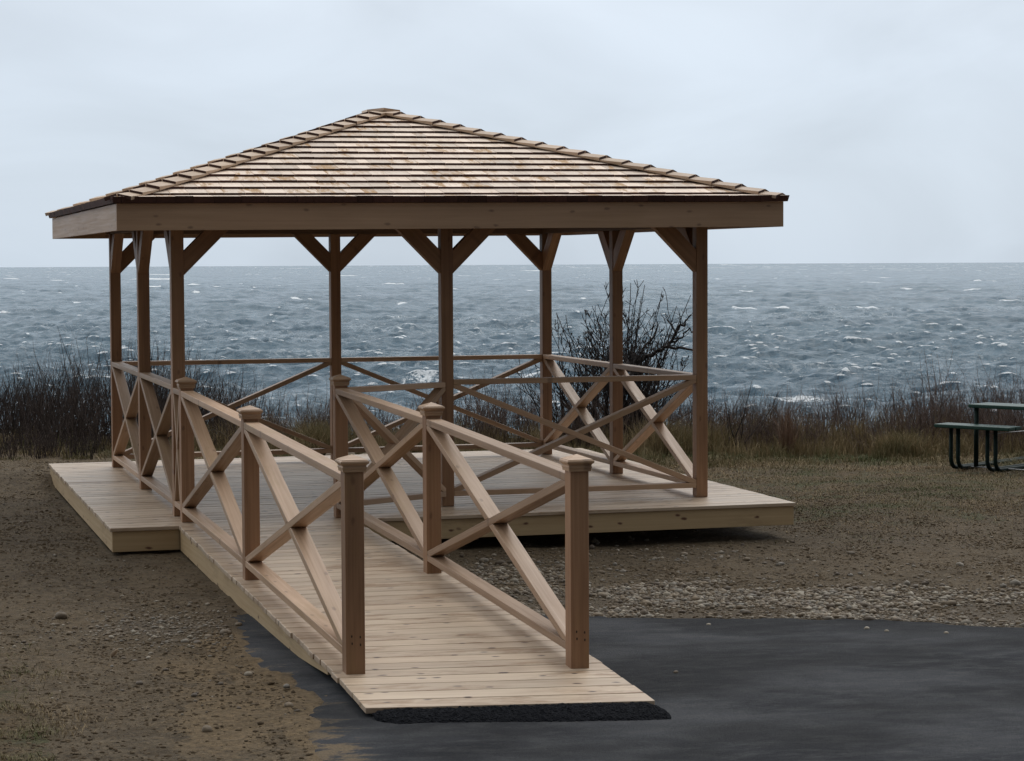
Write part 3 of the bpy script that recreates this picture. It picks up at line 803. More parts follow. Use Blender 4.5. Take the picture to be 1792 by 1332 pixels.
# ------------------------------------------------------------------ instanced-by-numpy helpers
def rotz_mats(a):
    c, s = np.cos(a), np.sin(a); z = np.zeros_like(a); o = np.ones_like(a)
    return np.stack([np.stack([c, -s, z], -1), np.stack([s, c, z], -1), np.stack([z, z, o], -1)], -2)
def twigs(P0, P1, R0, R1, sides=3):
    """tapered tubes"""
    d = P1-P0; L = np.linalg.norm(d, axis=1, keepdims=True)+1e-9; d = d/L
    ref = np.where(np.abs(d[:, 2:3]) > 0.8, np.array([[1.0, 0, 0]]), np.array([[0, 0, 1.0]]))
    a = np.cross(d, ref); a /= np.linalg.norm(a, axis=1, keepdims=True); b = np.cross(d, a)
    n = len(P0); V = np.zeros((n, 2*sides, 3))
    for i in range(sides):
        an = 2*math.pi*i/sides; o = a*math.cos(an)+b*math.sin(an)
        V[:, i] = P0+o*R0[:, None]; V[:, sides+i] = P1+o*R1[:, None]
    base = (np.arange(n)*2*sides)[:, None]
    F = np.concatenate([base+np.array([[i, (i+1) % sides, sides+(i+1) % sides, sides+i]]) for i in range(sides)], 0)
    return V.reshape(-1, 3), F

def grow_shrub(r, nst, H, spread, twig=1.0, lean=(0, 0), r0=0.008, segs=7, up_bias=0.35, sub=True, base_r=0.12, wob=0.16):
    A, B, RA, RB = [], [], [], []
    def stem(p, d, L, rad, n, depth):
        step = L/n
        for i in range(n):
            q0 = rad*(1-i/n*0.75); q1 = rad*(1-(i+1)/n*0.75)
            d2 = d+np.array((r.normal(0, wob), r.normal(0, wob), r.normal(0, wob*0.5)+up_bias*wob)); d2 /= np.linalg.norm(d2)
            e_ = p+d2*step
            A.append(p); B.append(e_); RA.append(q0); RB.append(q1)
            if depth > 0 and i >= n*0.28:
                for _ in range(r.poisson(0.9*twig)):
                    an = r.uniform(0, 6.28); o = np.array((math.cos(an), math.sin(an), 0.0))
                    dd = d2*r.uniform(0.4, 1.0)+o*r.uniform(0.35, 0.9)+np.array((0, 0, 0.25)); dd /= np.linalg.norm(dd)
                    stem(e_, dd, L*r.uniform(0.14, 0.42)*(1-0.4*i/n), q1*0.62, 3 if depth == 1 else 4, depth-1)
            p, d = e_, d2
    for _ in range(nst):
        an = r.uniform(0, 6.28); rad = base_r*math.sqrt(r.uniform(0, 1))
        p = np.array((math.cos(an)*rad, math.sin(an)*rad, -0.03))
        tilt_ = abs(r.normal(0, spread)); d = np.array((math.cos(an)*math.sin(tilt_)+lean[0], math.sin(an)*math.sin(tilt_)+lean[1], math.cos(tilt_))); d /= np.linalg.norm(d)
        stem(p, d, H*r.uniform(0.55, 1.05), r0*r.uniform(0.7, 1.2), segs, 2 if sub else 1)
    return np.array(A), np.array(B), np.array(RA), np.array(RB)

def bark(name, c1, c2):
    t = NT(name); tone = t.attr('tone', 'Fac')
    c = t.mix(tone, c1, c2)
    return t.done(c, 0.75, None, 0.3)
M_TWIG_D = bark('dark_twig', (0.040, 0.030, 0.027, 1), (0.120, 0.088, 0.074, 1))
M_TWIG_R = bark('reddish_twig', (0.060, 0.040, 0.034, 1), (0.200, 0.145, 0.122, 1))
M_TWIG_B = bark('black_twig', (0.016, 0.013, 0.013, 1), (0.050, 0.038, 0.034, 1))

def shrub_mesh(name, arrs, mat, tone=None, sides=3):
    V, F = twigs(*arrs, sides=sides)
    n = len(arrs[0]); tn = rng.random(n) if tone is None else np.full(n, tone)
    return fast_mesh(name, V, F, mat, {'tone': np.repeat(tn, 2*sides)})

# prototypes of thicket shrubs
protos = []
for k in range(9):
    r_ = np.random.default_rng(100+k)
    protos.append(grow_shrub(r_, 11, 1.0, 0.30, 1.0, r0=0.0062, base_r=0.16))
def thicket(name, spots, mat):
    """spots: (x,y,z,height,tone)"""
    Vs, Fs, Ts = [], [], []; b = 0
    for (x, y, z, h, tn) in spots:
        A, B, RA, RB = protos[rng.integers(len(protos))]
        a = rng.uniform(0, 6.28); R_ = np.array(((math.cos(a), -math.sin(a), 0), (math.sin(a), math.cos(a), 0), (0, 0, 1)))
        S3 = np.array((h*rng.uniform(0.8, 1.15), h*rng.uniform(0.8, 1.15), h)); off = np.array((x, y, z))
        V, F = twigs((A*S3)@R_.T+off, (B*S3)@R_.T+off, RA*(0.6+0.4*h), RB*(0.6+0.4*h))
        Vs.append(V); Fs.append(F+b); b += len(V)
        Ts.append(np.repeat(np.clip(tn+rng.normal(0, 0.22, len(A)), 0, 1), 6))
    me = fast_mesh(name, np.concatenate(Vs), np.concatenate(Fs), mat, {'tone': np.concatenate(Ts)})
    return mkobj(name, me)

def top_profile(s):
    """height of the thicket along the shore"""
    return np.interp(s, [-9, -5.8, -5.4, -5.0, -4.4, -4.0, -3.4, -2.9, -2.2, -1.6, -0.6, 0.3, 1.0, 1.8, 2.4, 3.0, 3.6, 4.4, 5.2, 6.5, 9],
                        [0.75, 0.72, 0.92, 1.02, 1.02, 0.95, 0.80, 0.62, 0.60, 0.50, 0.78, 0.72, 0.80, 0.70, 0.62, 0.58, 0.62, 0.76, 0.78, 0.85, 0.9])
spL, spM = [], []
for _ in range(380):
    s = rng.uniform(-9, -2.9); t = rng.uniform(22.9 if s < -4.3 else 24.0, 27.4)
    x, y = ST(s, t); h = float(top_profile(s))*rng.uniform(0.65, 1.08)*(1.0 if t > 24.6 else (0.72 if t > 23.8 else 0.45))
    if s > -3.8: h *= 0.85
    spL.append((x, y, float(ground_z(x, y, False))-0.02, h+0.08*(t-24), rng.uniform(0, 0.6)))
tag(thicket('bare_thicket', spL, M_TWIG_D), 'dark leafless thicket of upright twigs massed at the bluff edge left of the gazebo', 'scrub', kind='stuff')
for _ in range(640):
    s = rng.uniform(-3.2, 10.5); t = rng.uniform(23.9, 26.6)
    if s < 1.6 and rng.random() < 0.35: continue
    x, y = ST(s, t); h = float(top_profile(s))*rng.uniform(0.6, 1.05)
    if s < 1.8: t = max(t, 24.6); x, y = ST(s, t)
    spM.append((x, y, float(ground_z(x, y, False))-0.02, h+0.06*(t-24), rng.uniform(0.2, 0.9)))
tag(thicket('bare_scrub', spM, M_TWIG_R), 'reddish leafless scrub massed along the bluff edge behind and right of the gazebo', 'scrub', kind='stuff')

# the large wind-bent shrub behind the right half of the gazebo
r_ = np.random.default_rng(77)
segs = [[], [], [], []]
def addseg(a):
    for i in range(4): segs[i].append(a[i])
# upright bundles: (x offset, stems, height, spread)
for (xo, ns, hh_, spr, ln) in ((0.0, 40, 1.55, 0.30, 0.0), (0.22, 34, 1.45, 0.32, 0.05), (-0.22, 13, 1.28, 0.30, 0.0), (-0.52, 9, 1.22, 0.26, 0.0), (0.10, 22, 1.15, 0.62, 0.1), (-0.55, 5, 0.95, 0.45, -0.05)):
    Q = list(grow_shrub(r_, ns, hh_, spr, 1.7, lean=(ln, 0), r0=0.0125, segs=8, base_r=0.16, wob=0.15))
    o_ = np.array((xo, 0, 0)); Q[0] = Q[0]+o_; Q[1] = Q[1]+o_; Q[2] = np.maximum(Q[2], 0.0042); Q[3] = np.maximum(Q[3], 0.0032)
    for i in range(4): segs[i].append(Q[i])
# whips
for (sx_, hz_) in ((0.13, 1.86), (0.255, 1.84), (0.40, 1.77), (0.66, 1.72), (0.22, 1.70), (-0.54, 1.52), (-0.47, 1.50), (0.02, 1.62), (0.52, 1.60), (-0.30, 1.45)):
    n = 9; p = np.array((sx_*0.3, r_.normal(0, 0.06), 0.1)); A, B, RA, RB = [], [], [], []
    q_ = np.array((sx_*1.25, r_.normal(0, 0.1), hz_)); c_ = (p+q_)/2+np.array((r_.normal(0, 0.05), 0, 0))
    pts = [(1-u)**2*p+2*u*(1-u)*c_+u*u*q_+np.array((r_.normal(0, 0.006), 0, 0)) for u in np.linspace(0, 1, n)]
    for i in range(n-1):
        A.append(pts[i]); B.append(pts[i+1]); RA.append(0.010*(1-i/n)+0.0025); RB.append(0.010*(1-(i+1)/n)+0.0025)
        if i > 3:
            for sg in (-1, 1):
                A.append(pts[i]); B.append(pts[i]+np.array((sg*0.05*r_.uniform(0.3, 1), 0, 0.045))); RA.append(0.003); RB.append(0.0015)
    for i, q in enumerate((A, B, RA, RB)): segs[i].append(np.array(q))
# the heavy limb reaching right, gnarled and turned up at its end
def limb(pts, ra, rb, twigden):
    pts = np.array(pts, float); n = len(pts)
    A, B, RA, RB = [], [], [], []
    for i in range(n-1):
        for k in range(3):
            u0, u1 = k/3, (k+1)/3
            j0 = 0 if k == 0 else 1; 
            a = pts[i]*(1-u0)+pts[i+1]*u0; b = pts[i]*(1-u1)+pts[i+1]*u1
            if k < 2: b = b+r_.normal(0, 0.012, 3)
            if k > 0: a = B[-1]
            f0 = (i+u0)/(n-1); f1 = (i+u1)/(n-1)
            A.append(a); B.append(b); RA.append(ra*(1-f0)+rb*f0); RB.append(ra*(1-f1)+rb*f1)
            for _ in range(r_.poisson(twigden)):
                p = b; d = np.array((r_.normal(0.1, 0.6), r_.normal(0, 0.5), r_.uniform(0.1, 1.0))); d /= np.linalg.norm(d); L = r_.uniform(0.07, 0.28); q0 = RB[-1]*0.45
                for m in range(4):
                    e2 = p+d*L/4; A.append(p); B.append(e2); RA.append(q0*(1-m*0.2)); RB.append(q0*(1-(m+1)*0.2)); p = e2; d = d+r_.normal(0, 0.35, 3); d /= np.linalg.norm(d)
                    if m == 1 and r_.random() < 0.8:
                        d3 = d+r_.normal(0, 0.7, 3); d3 /= np.linalg.norm(d3); A.append(p); B.append(p+d3*L*0.35); RA.append(q0*0.5); RB.append(q0*0.25)
                RB[-1] = RB[-1]
            # keep the spine continuous
            A.append(b); B.append(b+np.array((1e-4, 0, 0))); RA.append(RB[-1]); RB.append(RB[-1])
            B[-1] = b
    for i, q in enumerate((A, B, RA, RB)): segs[i].append(np.array(q))
limb([(0.0, 0, 0.05), (0.0, 0, 0.45), (0.05, 0, 0.80), (0.13, 0, 0.94), (0.23, 0, 0.97), (0.37, 0.02, 1.04), (0.47, 0.0, 1.10), (0.58, 0, 1.14), (0.70, 0, 1.13), (0.86, 0.02, 1.10)], 0.036, 0.012, 0.6)
limb([(0.58, 0, 1.14), (0.62, 0, 1.21), (0.66, 0, 1.29), (0.70, 0.02, 1.37), (0.77, 0, 1.43), (0.84, 0, 1.50)], 0.020, 0.008, 1.2)
limb([(0.62, 0, 1.19), (0.74, 0, 1.24), (0.80, 0.02, 1.32), (0.88, 0, 1.34)], 0.013, 0.006, 1.4)
limb([(0.66, 0, 1.30), (0.60, 0, 1.40), (0.56, 0.02, 1.50)], 0.012, 0.005, 1.6)
limb([(0.23, 0, 0.97), (0.30, 0.03, 1.12), (0.42, 0, 1.26), (0.46, 0.02, 1.42)], 0.017, 0.006, 1.4)
limb([(0.05, 0, 0.3), (-0.12, 0, 0.70), (-0.30, 0, 0.85), (-0.52, 0, 1.05)], 0.018, 0.006, 1.4)
arrs = [np.concatenate(q) for q in segs]
a_ = -YAW; R_ = np.array(((math.cos(a_), -math.sin(a_), 0), (math.sin(a_), math.cos(a_), 0), (0, 0, 1)))
bx_, by_ = ST(1.19, 25.3)
arrs[0] = arrs[0]@R_.T; arrs[1] = arrs[1]@R_.T
big = mkobj('windswept_shrub', shrub_mesh('windswept_shrub', arrs, M_TWIG_B, sides=4))
big.location = (bx_, by_, float(ground_z(bx_, by_, False))-0.03)
tag(big, 'large black leafless shrub with a gnarled limb bent to the right, standing behind the gazebo', 'shrub')

def place_shrub(name, label, s, t, seed, group=None, mat=M_TWIG_D, **k):
    r2 = np.random.default_rng(seed); arr = grow_shrub(r2, **k)
    o = mkobj(name, shrub_mesh(name, arr, mat)); x, y = ST(s, t)
    o.location = (x, y, float(ground_z(x, y, False))-0.02); return tag(o, label, 'shrub', group)
place_shrub('bare_shrub', 'thin bare shrub with two tall shoots beside the right back post of the gazebo', 0.62, 24.9, 301, nst=9, H=1.25, spread=0.22, twig=0.8, r0=0.007, base_r=0.2, mat=M_TWIG_B, wob=0.10)
place_shrub('bare_shrub', 'small dark forked shrub rising above the scrub just right of the gazebo', 2.36, 24.0, 317, nst=6, H=1.0, spread=0.30, twig=1.0, r0=0.010, base_r=0.08, mat=M_TWIG_B)
place_shrub('bare_shrub', 'tall open shrub with long slanting shoots by the left back post of the gazebo', -4.45, 24.9, 303, nst=12, H=1.42, spread=0.28, twig=0.7, r0=0.007, base_r=0.35, wob=0.08)
place_shrub('bare_shrub', 'bare shrub seen between the two left posts of the gazebo', -3.95, 25.0, 304, nst=12, H=1.25, spread=0.36, twig=0.9, r0=0.007, base_r=0.3, wob=0.1)
place_shrub('bare_shrub', 'low shrub with thin arching shoots behind the left front newel post', -3.15, 24.6, 305, nst=11, H=1.05, spread=0.75, twig=0.7, r0=0.006, base_r=0.3, wob=0.09, up_bias=-0.6)
place_shrub('bare_shrub', 'bare shrub with tall pale shoots behind the picnic table', 4.75, 24.7, 306, nst=10, H=1.12, spread=0.22, twig=0.8, r0=0.007, base_r=0.25, mat=M_TWIG_R, wob=0.09)
place_shrub('bare_shrub', 'arching leafless shrub at the right edge of the view', 5.45, 24.2, 307, nst=10, H=1.15, spread=0.5, twig=0.8, r0=0.007, base_r=0.25, mat=M_TWIG_R, wob=0.12)

# ------------------------------------------------------------------ grasses
tgm = NT('dry_grass_blade'); gt = tgm.attr('tone', 'Fac'); gg = tgm.attr('green', 'Fac')
gcol = tgm.mix(gt, (0.135, 0.092, 0.048, 1), (0.42, 0.315, 0.175, 1)); gcol = tgm.mix(gg, gcol, (0.085, 0.100, 0.034, 1))
M_GRASS = tgm.done(gcol, 0.7, None, 0.25)
tgr = NT('red_grass_blade'); gt = tgr.attr('tone', 'Fac')
M_GRASSR = tgr.done(tgr.mix(gt, (0.12, 0.070, 0.048, 1), (0.27, 0.175, 0.120, 1)), 0.7, None, 0.25)
def blades(P, H, W, lean, tone, green, mat, name):
    n = len(P); a = rng.uniform(0, 6.283, n); d = np.stack([np.cos(a), np.sin(a), np.zeros(n)], 1)
    a2 = rng.uniform(0, 6.283, n); side = np.stack([np.cos(a2), np.sin(a2), np.zeros(n)], 1)
    up_ = np.array([[0, 0, 1.0]])
    m1 = P+d*(lean*H*0.3)[:, None]+up_*(H*0.6)[:, None]; tp = P+d*(lean*H)[:, None]+up_*(H*np.sqrt(np.clip(1-0.5*lean**2, 0.2, 1)))[:, None]
    V = np.stack([P-side*W[:, None], P+side*W[:, None], m1+side*(W*0.7)[:, None], m1-side*(W*0.7)[:, None], tp+side*(W*0.15)[:, None], tp-side*(W*0.15)[:, None]], 1).reshape(-1, 3)
    b = (np.arange(n)*6)[:, None]
    F = np.concatenate([b+np.array([[0, 1, 2, 3]]), b+np.array([[3, 2, 4, 5]])])
    return mkobj(name, fast_mesh(name, V, F, mat, {'tone': np.repeat(tone, 6), 'green': np.repeat(green, 6)}))
def on_ground(x, y, dz=0.0): return np.stack([x, y, ground_z(x, y)+dz], 1)

# short dead turf
n = 260000
s = rng.uniform(-6.5, 8.5, n); t = rng.uniform(15.5, 24.6, n); x, y = ST(s, t)
m = fbm(x*0.8, y*0.8, 41)
dens = sstep(15.8, 20.5, t+2.4*(m-0.5))*(0.35+1.0*sstep(0.35, 0.65, fbm(x*2.3, y*2.3, 43)))
inside = (x > DX0-0.03) & (x < DX1+0.03) & (y > DY0-0.03) & (y < DY1+0.03)
leftbare = (x < 1.0) & (t < 21.5)
keep = (rng.random(n) < dens) & ~inside & ~(leftbare & (rng.random(n) < 0.9)) & ~((s < -3.4) & (rng.random(n) < 0.93))
x, y, t = x[keep], y[keep], t[keep]; n = len(x)
g_ = np.clip((fbm(x*0.9, y*0.9, 47)-0.46)*3.2+0.35*sstep(21.6, 23.2, t)+rng.normal(0, 0.15, n), 0, 1)
tag(blades(on_ground(x, y, -0.004), rng.uniform(0.010, 0.038, n)*(1+1.6*sstep(21.3, 23.3, t)), rng.uniform(0.0016, 0.0034, n), rng.uniform(0.7, 1.6, n), rng.random(n)*0.9, g_, M_GRASS, 'dead_turf'),
    'short brown and olive turf on the open ground behind and right of the gazebo', 'grass', kind='stuff')
# bottom left grass
n = 60000
x = rng.uniform(-3.4, -0.8, n); y = rng.uniform(-8.2, -3.4, n)
dens = sstep(-1.15, -1.6, x+0.5*(fbm(x*2, y*2, 14)-0.5))*sstep(0.36, 0.58, fbm(x*3.2, y*3.2, 15))*sstep(-3.6, -5.2, y)
keep = rng.random(n) < dens; x, y = x[keep], y[keep]; n = len(x)
tag(blades(on_ground(x, y, -0.003), rng.uniform(0.01, 0.045, n), rng.uniform(0.0010, 0.0022, n), rng.uniform(0.6, 1.5, n), rng.random(n), np.clip((fbm(x*4, y*4, 18)-0.42)*3, 0, 1), M_GRASS, 'sparse_grass'),
    'sparse short grass on the soil in the left foreground', 'grass', kind='stuff')
# longer dry grass under the scrub
def tussocks(spots, per, name, label, mat=M_GRASS, hs=1.0, grn=0.0):
    P, Hh, Ln, Tn, Gn = [], [], [], [], []
    for (x, y, h, rad, gr) in spots:
        k = int(per*rng.uniform(0.6, 1.4)); a = rng.uniform(0, 6.28, k); r2 = rad*np.sqrt(rng.random(k))
        xx = x+np.cos(a)*r2; yy = y+np.sin(a)*r2
        P.append(np.stack([xx, yy, ground_z(xx, yy, False)-0.01], 1)); Hh.append(h*rng.uniform(0.35, 1.05, k)*hs); Ln.append(np.abs(rng.normal(0.35, 0.3, k)))
        tb_ = rng.random(); Tn.append(np.clip(tb_*0.6+rng.random(k)*0.5, 0, 1)); Gn.append(np.clip(gr+rng.normal(0, 0.2, k), 0, 1))
    P = np.concatenate(P); n = len(P)
    o = blades(P, np.concatenate(Hh), rng.uniform(0.0018, 0.0034, n), np.clip(np.concatenate(Ln), 0, 1.3), np.concatenate(Tn), np.concatenate(Gn), mat, name)
    return tag(o, label, 'grass', kind='stuff') if label else o
sp = []
for _ in range(1150):
    s = rng.uniform(-9, 10.5); t = rng.uniform(22.0, 25.6)
    edge_ = 22.1+1.3*fbm(np.array([s*0.7]), np.array([1.0]), 91)[0]
    if t < edge_: continue
    hh_ = np.interp(t, [22.1, 22.9, 23.6, 24.8], [0.035, 0.09, 0.22, 0.38])*rng.uniform(0.6, 1.2)
    if s < -3.6:
        hh_ *= 0.6
        if rng.random() < (0.5 if t > 23.1 else 0.75): continue
    x, y = ST(s, t); gr = 0.75 if t < 23.5 else 0.25
    if s < -3.6: gr = 0.75
    sp.append((x, y, hh_, 0.16, gr*rng.uniform(0.2, 1.1)))
tussocks(sp, 95, 'long_dry_grass', 'long tan and green grass growing among the scrub along the bluff edge')
for i, (s, t, h, lb) in enumerate(((-2.05, 23.9, 0.42, 'rounded green and tan grass tussock behind the gazebo, by the grey rocks'),
                                 (-1.0, 24.0, 0.36, 'tan grass tussock behind the middle of the gazebo'),
                                 (1.75, 24.0, 0.40, 'pale straw coloured grass tussock behind the right side post'),
                                 (4.1, 23.6, 0.30, 'straw coloured grass tussock at the scrub edge left of the picnic table'))):
    x, y = ST(s, t); spots = [(x+rng.normal(0, 0.14), y+rng.normal(0, 0.14), h*rng.uniform(0.8, 1.1), 0.2, rng.uniform(0, 0.6)) for _ in range(9)]
    tag(tussocks(spots, 330, 'grass_tussock', None), lb, 'grass tussock')
x, y = ST(2.93, 23.7)
o = tussocks([(x, y, 0.80, 0.07, 0)], 210, 'plume_grass', None, M_GRASSR); tag(o, 'tall reddish plume of dry grass standing above the scrub right of the gazebo', 'grass')

# ------------------------------------------------------------------ stones and gravel
def ico():
    import bmesh
    bm = bmesh.new(); bmesh.ops.create_icosphere(bm, subdivisions=1, radius=1.0)
    V = np.array([v.co[:] for v in bm.verts]); F = np.array([[v.index for v in f.verts] for f in bm.faces]); bm.free(); return V, F
IV, IF = ico()
ts = NT('pebble'); tt = ts.attr('tone', 'Fac'); pn = ts.noise(ts.pos(), 60, 3, 0.6)
rmp = ts.n.new('ShaderNodeValToRGB'); ts.link(tt, rmp.inputs[0])
els = rmp.color_ramp.elements; els[0].position = 0; els[0].color = (0.11, 0.085, 0.062, 1); els[1].position = 1; els[1].color = (0.44, 0.39, 0.31, 1)
for ps, c_ in ((0.3, (0.165, 0.125, 0.082, 1)), (0.55, (0.235, 0.180, 0.118, 1)), (0.75, (0.20, 0.18, 0.15, 1)), (0.9, (0.31, 0.265, 0.20, 1))):
    e = els.new(ps); e.color = c_
M_PEB = ts.done(ts.scale(rmp.outputs[0], ts.mr(pn, 0.3, 0.7, 0.68, 1.08)), 0.65, ts.bump(pn, 0.5, 0.003), 0.4)
def pebbles(x, y, r, name, sink=0.35, tone=None):
    n = len(x); a = rotz_mats(rng.uniform(0, 6.28, n)); sc_ = np.stack([r*rng.uniform(0.8, 1.5, n), r*rng.uniform(0.7, 1.1, n), r*rng.uniform(0.45, 0.8, n)], 1)
    V = IV[None]*(1+0.13*rng.standard_normal((n, len(IV), 1)))
    V = V*sc_[:, None, :]; V = np.einsum('nij,nkj->nki', a, V)
    z = ground_z(x, y)+sc_[:, 2]*sink
    V = V+np.stack([x, y, z], 1)[:, None]
    F = IF[None]+(np.arange(n)*len(IV))[:, None, None]
    tn = rng.random(n) if tone is None else tone
    return mkobj(name, fast_mesh(name, V.reshape(-1, 3), F.reshape(-1, 3), M_PEB, {'tone': np.repeat(tn, len(IV))}, smooth=True))
n = 190000
x = rng.uniform(1.15, 7.5, n); y = rng.uniform(-8, 0.6, n)
d_ = y-np.interp(x, FARX, FARY)
pr = np.where(d_ > 0.02, np.exp(-np.clip(d_-1.45, 0, None)/0.55)*(0.10+1.35*sstep(0.36, 0.58, fbm(x*1.5, y*2.2, 121))), 0)*sstep(1.2, 1.45, x)
pr = pr*(1-0.55*sstep(3.3, 4.2, x))
k_ = rng.random(n) < pr*0.75; x, y = x[k_], y[k_]
tag(pebbles(x, y, np.clip(rng.lognormal(math.log(0.0082), 0.5, len(x)), 0.003, 0.030), 'gravel'), 'pale and tan pebbles strewn along the far edge of the asphalt', 'gravel', kind='stuff')
n = 17000
s = rng.uniform(-6, 8, n); t = rng.uniform(9.5, 23.5, n); x, y = ST(s, t)
inside = (x > DX0-0.05) & (x < DX1+0.05) & (y > DY0-0.05) & (y < DY1+0.05)
ramp_ = (x > -0.2) & (x < 1.4) & (y < -0.4)
asp = ((x > LE(y)-0.02) & (y < far_y(x)+0.03)) | ((x > -0.3) & (x < 1.3) & (y < -3.3))
k_ = ~inside & ~ramp_ & ~asp & (rng.random(n) < np.where(t < 16.5, 0.9, 0.35)); x, y = x[k_], y[k_]
tag(pebbles(x, y, np.clip(rng.lognormal(math.log(0.0055), 0.45, len(x)), 0.002, 0.014), 'loose_grit', tone=np.clip(rng.random(len(x))**2.2, 0, 1)), 'small pebbles and grit scattered over the bare soil', 'gravel', kind='stuff')
n = 1500
x = rng.normal(-0.58, 0.30, n); y = rng.normal(-3.75, 0.38, n); k_ = (x < LE(y)-0.01); x, y = x[k_], y[k_]
tag(pebbles(x, y, np.clip(rng.lognormal(math.log(0.0055), 0.5, len(x)), 0.002, 0.016), 'gravel_patch'), 'patch of whitish gravel on the soil left of the ramp', 'gravel', kind='stuff')
n = 500
x = rng.uniform(-0.3, 5, n); y = rng.uniform(-8.5, -3.6, n); k_ = (x > LE(y)+0.02) & (y < far_y(x)-0.05) & ~((x > -0.15) & (x < 1.35) & (y > -6.6)) & (rng.random(n) < 0.4); x, y = x[k_], y[k_]
tag(pebbles(x, y, rng.uniform(0.0018, 0.0045, len(x)), 'asphalt_grit', tone=rng.random(len(x))**2*0.6), 'fine grit lying on the asphalt', 'gravel', kind='stuff')

n = 60000
x = np.concatenate([rng.uniform(-3.4, 0, n), rng.uniform(1.1, 7.5, n)]); y = np.concatenate([rng.uniform(-8.2, 7.5, n), rng.uniform(-4.5, 3, n)])
inside = (x > DX0-0.03) & (x < DX1+0.03) & (y > DY0-0.03) & (y < DY1+0.03)
k_ = ~inside & ~((x > -0.12) & (x < 1.2) & (y < -0.5)) & (paved(x, y) < 0.02) & (rng.random(2*n) < 0.25+0.9*sstep(0.42, 0.66, fbm(x*2.1, y*2.1, 131))); x, y = x[k_], y[k_]
M_CLOD = simple('soil_clod', (0.055, 0.040, 0.026, 1), (0.150, 0.112, 0.072, 1), 12, 0.95, spec=0.1)
o = pebbles(x, y, np.clip(rng.lognormal(math.log(0.0048), 0.5, len(x)), 0.002, 0.014), 'soil_crumbs', sink=0.1)
o.data.materials[0] = M_CLOD
tag(o, 'brown crumbs of soil lying over the bare ground on both sides of the ramp', 'soil', kind='stuff')

# individual stones
def stone(x, y, r, tone, label, group=None, flat=0.6, name='stone', sink=0.35, cat='stone'):
    import bmesh
    bm = bmesh.new(); bmesh.ops.create_icosphere(bm, subdivisions=3, radius=1.0)
    o3 = rng.uniform(0, 50, 2); ay_ = rng.uniform(0.75, 1.0)
    for v in bm.verts:
        c_ = v.co; k = 0.82+0.36*fbm(np.array([c_.x*1.1+o3[0]+c_.z]), np.array([c_.y*1.1+o3[1]-c_.z*0.7]), 7, 3)[0]
        v.co = Vector((c_.x*r*k, c_.y*r*k*ay_, c_.z*r*flat*k))
    me = bpy.data.meshes.new(name); bm.to_mesh(me); bm.free(); me.materials.append(M_PEB)
    me.polygons.foreach_set('use_smooth', np.ones(len(me.polygons), bool))
    a = me.attributes.new('tone', 'FLOAT', 'POINT'); a.data.foreach_set('value', np.full(len(me.vertices), tone, np.float32))
    o = mkobj(name, me); z = float(ground_z(np.array([x]), np.array([y]))[0])
    o.location = (x, y, z+r*flat*sink); o.rotation_euler = (0, 0, rng.uniform(0, 6.28)); return tag(o, label, cat, group)
stone(-1.09, -3.164, 0.036, 0.22, 'brown fist sized stone alone on bare soil at the far left', flat=0.7)
stone(-0.306, -3.954, 0.034, 0.25, 'largest brown stone beside the asphalt left of the ramp', flat=0.6)
stone(-0.403, -4.016, 0.026, 0.45, 'tan stone next to the largest one left of the ramp', flat=0.55)
stone(-0.560, -4.243, 0.022, 0.80, 'grey stone at the near edge of the whitish gravel patch', flat=0.6)
stone(-0.500, -4.262, 0.028, 0.08, 'flat dark stone at the near edge of the whitish gravel patch', flat=0.4)
stone(-0.196, -3.701, 0.022, 0.33, 'reddish brown stone close against the ramp skirt', flat=0.6)
stone(-0.845, -3.285, 0.019, 0.4, 'small brown stone on the soil behind the whitish gravel patch', flat=0.6)
stone(-0.40, -5.23, 0.020, 0.9, 'pale stone on the sand left of the ramp end', flat=0.7)
stone(-0.375, -5.16, 0.017, 0.5, 'tan stone touching a pale one on the sand left of the ramp end', flat=0.6)
stone(-0.285, -5.588, 0.016, 0.75, 'small grey stone where the sand meets the asphalt', flat=0.7)
stone(-0.36, -6.05, 0.022, 0.5, 'tan stone on the sand nearest the asphalt in the foreground', flat=0.6)
stone(-0.775, -6.421, 0.024, 0.35, 'upright brown stone in the left foreground', flat=0.85)
stone(-0.565, -5.449, 0.014, 0.05, 'small black stone on the sand in the left foreground', flat=0.7)
stone(-0.920, -5.321, 0.018, 0.03, 'black lump of asphalt lying on the soil in the left foreground', flat=0.6)
stone(-0.72, -5.68, 0.016, 0.0, 'black lump of asphalt lying on the sand nearer the ramp', flat=0.6)
for (x, y, r, tn, lb) in ((2.358, -4.091, 0.013, 0.95, 'white pebble on the asphalt nearest the ramp'), (3.156, -4.429, 0.016, 0.97, 'largest white pebble on the asphalt, left of a close pair'),
                          (3.192+0.03, -4.54, 0.013, 0.93, 'white pebble on the asphalt, right of a close pair'), (3.299+0.2, -4.70, 0.014, 0.9, 'flat pale pebble on the asphalt farthest right')):
    stone(x, y, r, tn, lb, flat=0.6, sink=0.8)
stone(1.593, -5.626, 0.015, 0.12, 'dark stone on the asphalt beside the ramp', flat=0.6, sink=0.8)
for (s, t, r, tn, lb) in ((-1.80, 23.35, 0.20, 0.42, 'largest grey brown rock behind the gazebo deck'), (-2.12, 23.45, 0.13, 0.40, 'low grey brown rock left of the largest one behind the deck'), (-1.52, 23.3, 0.13, 0.44, 'rounded rock right of the largest one behind the deck')):
    x, y = ST(s, t); stone(x, y, r, tn, lb, flat=0.55, name='rock', cat='rock')

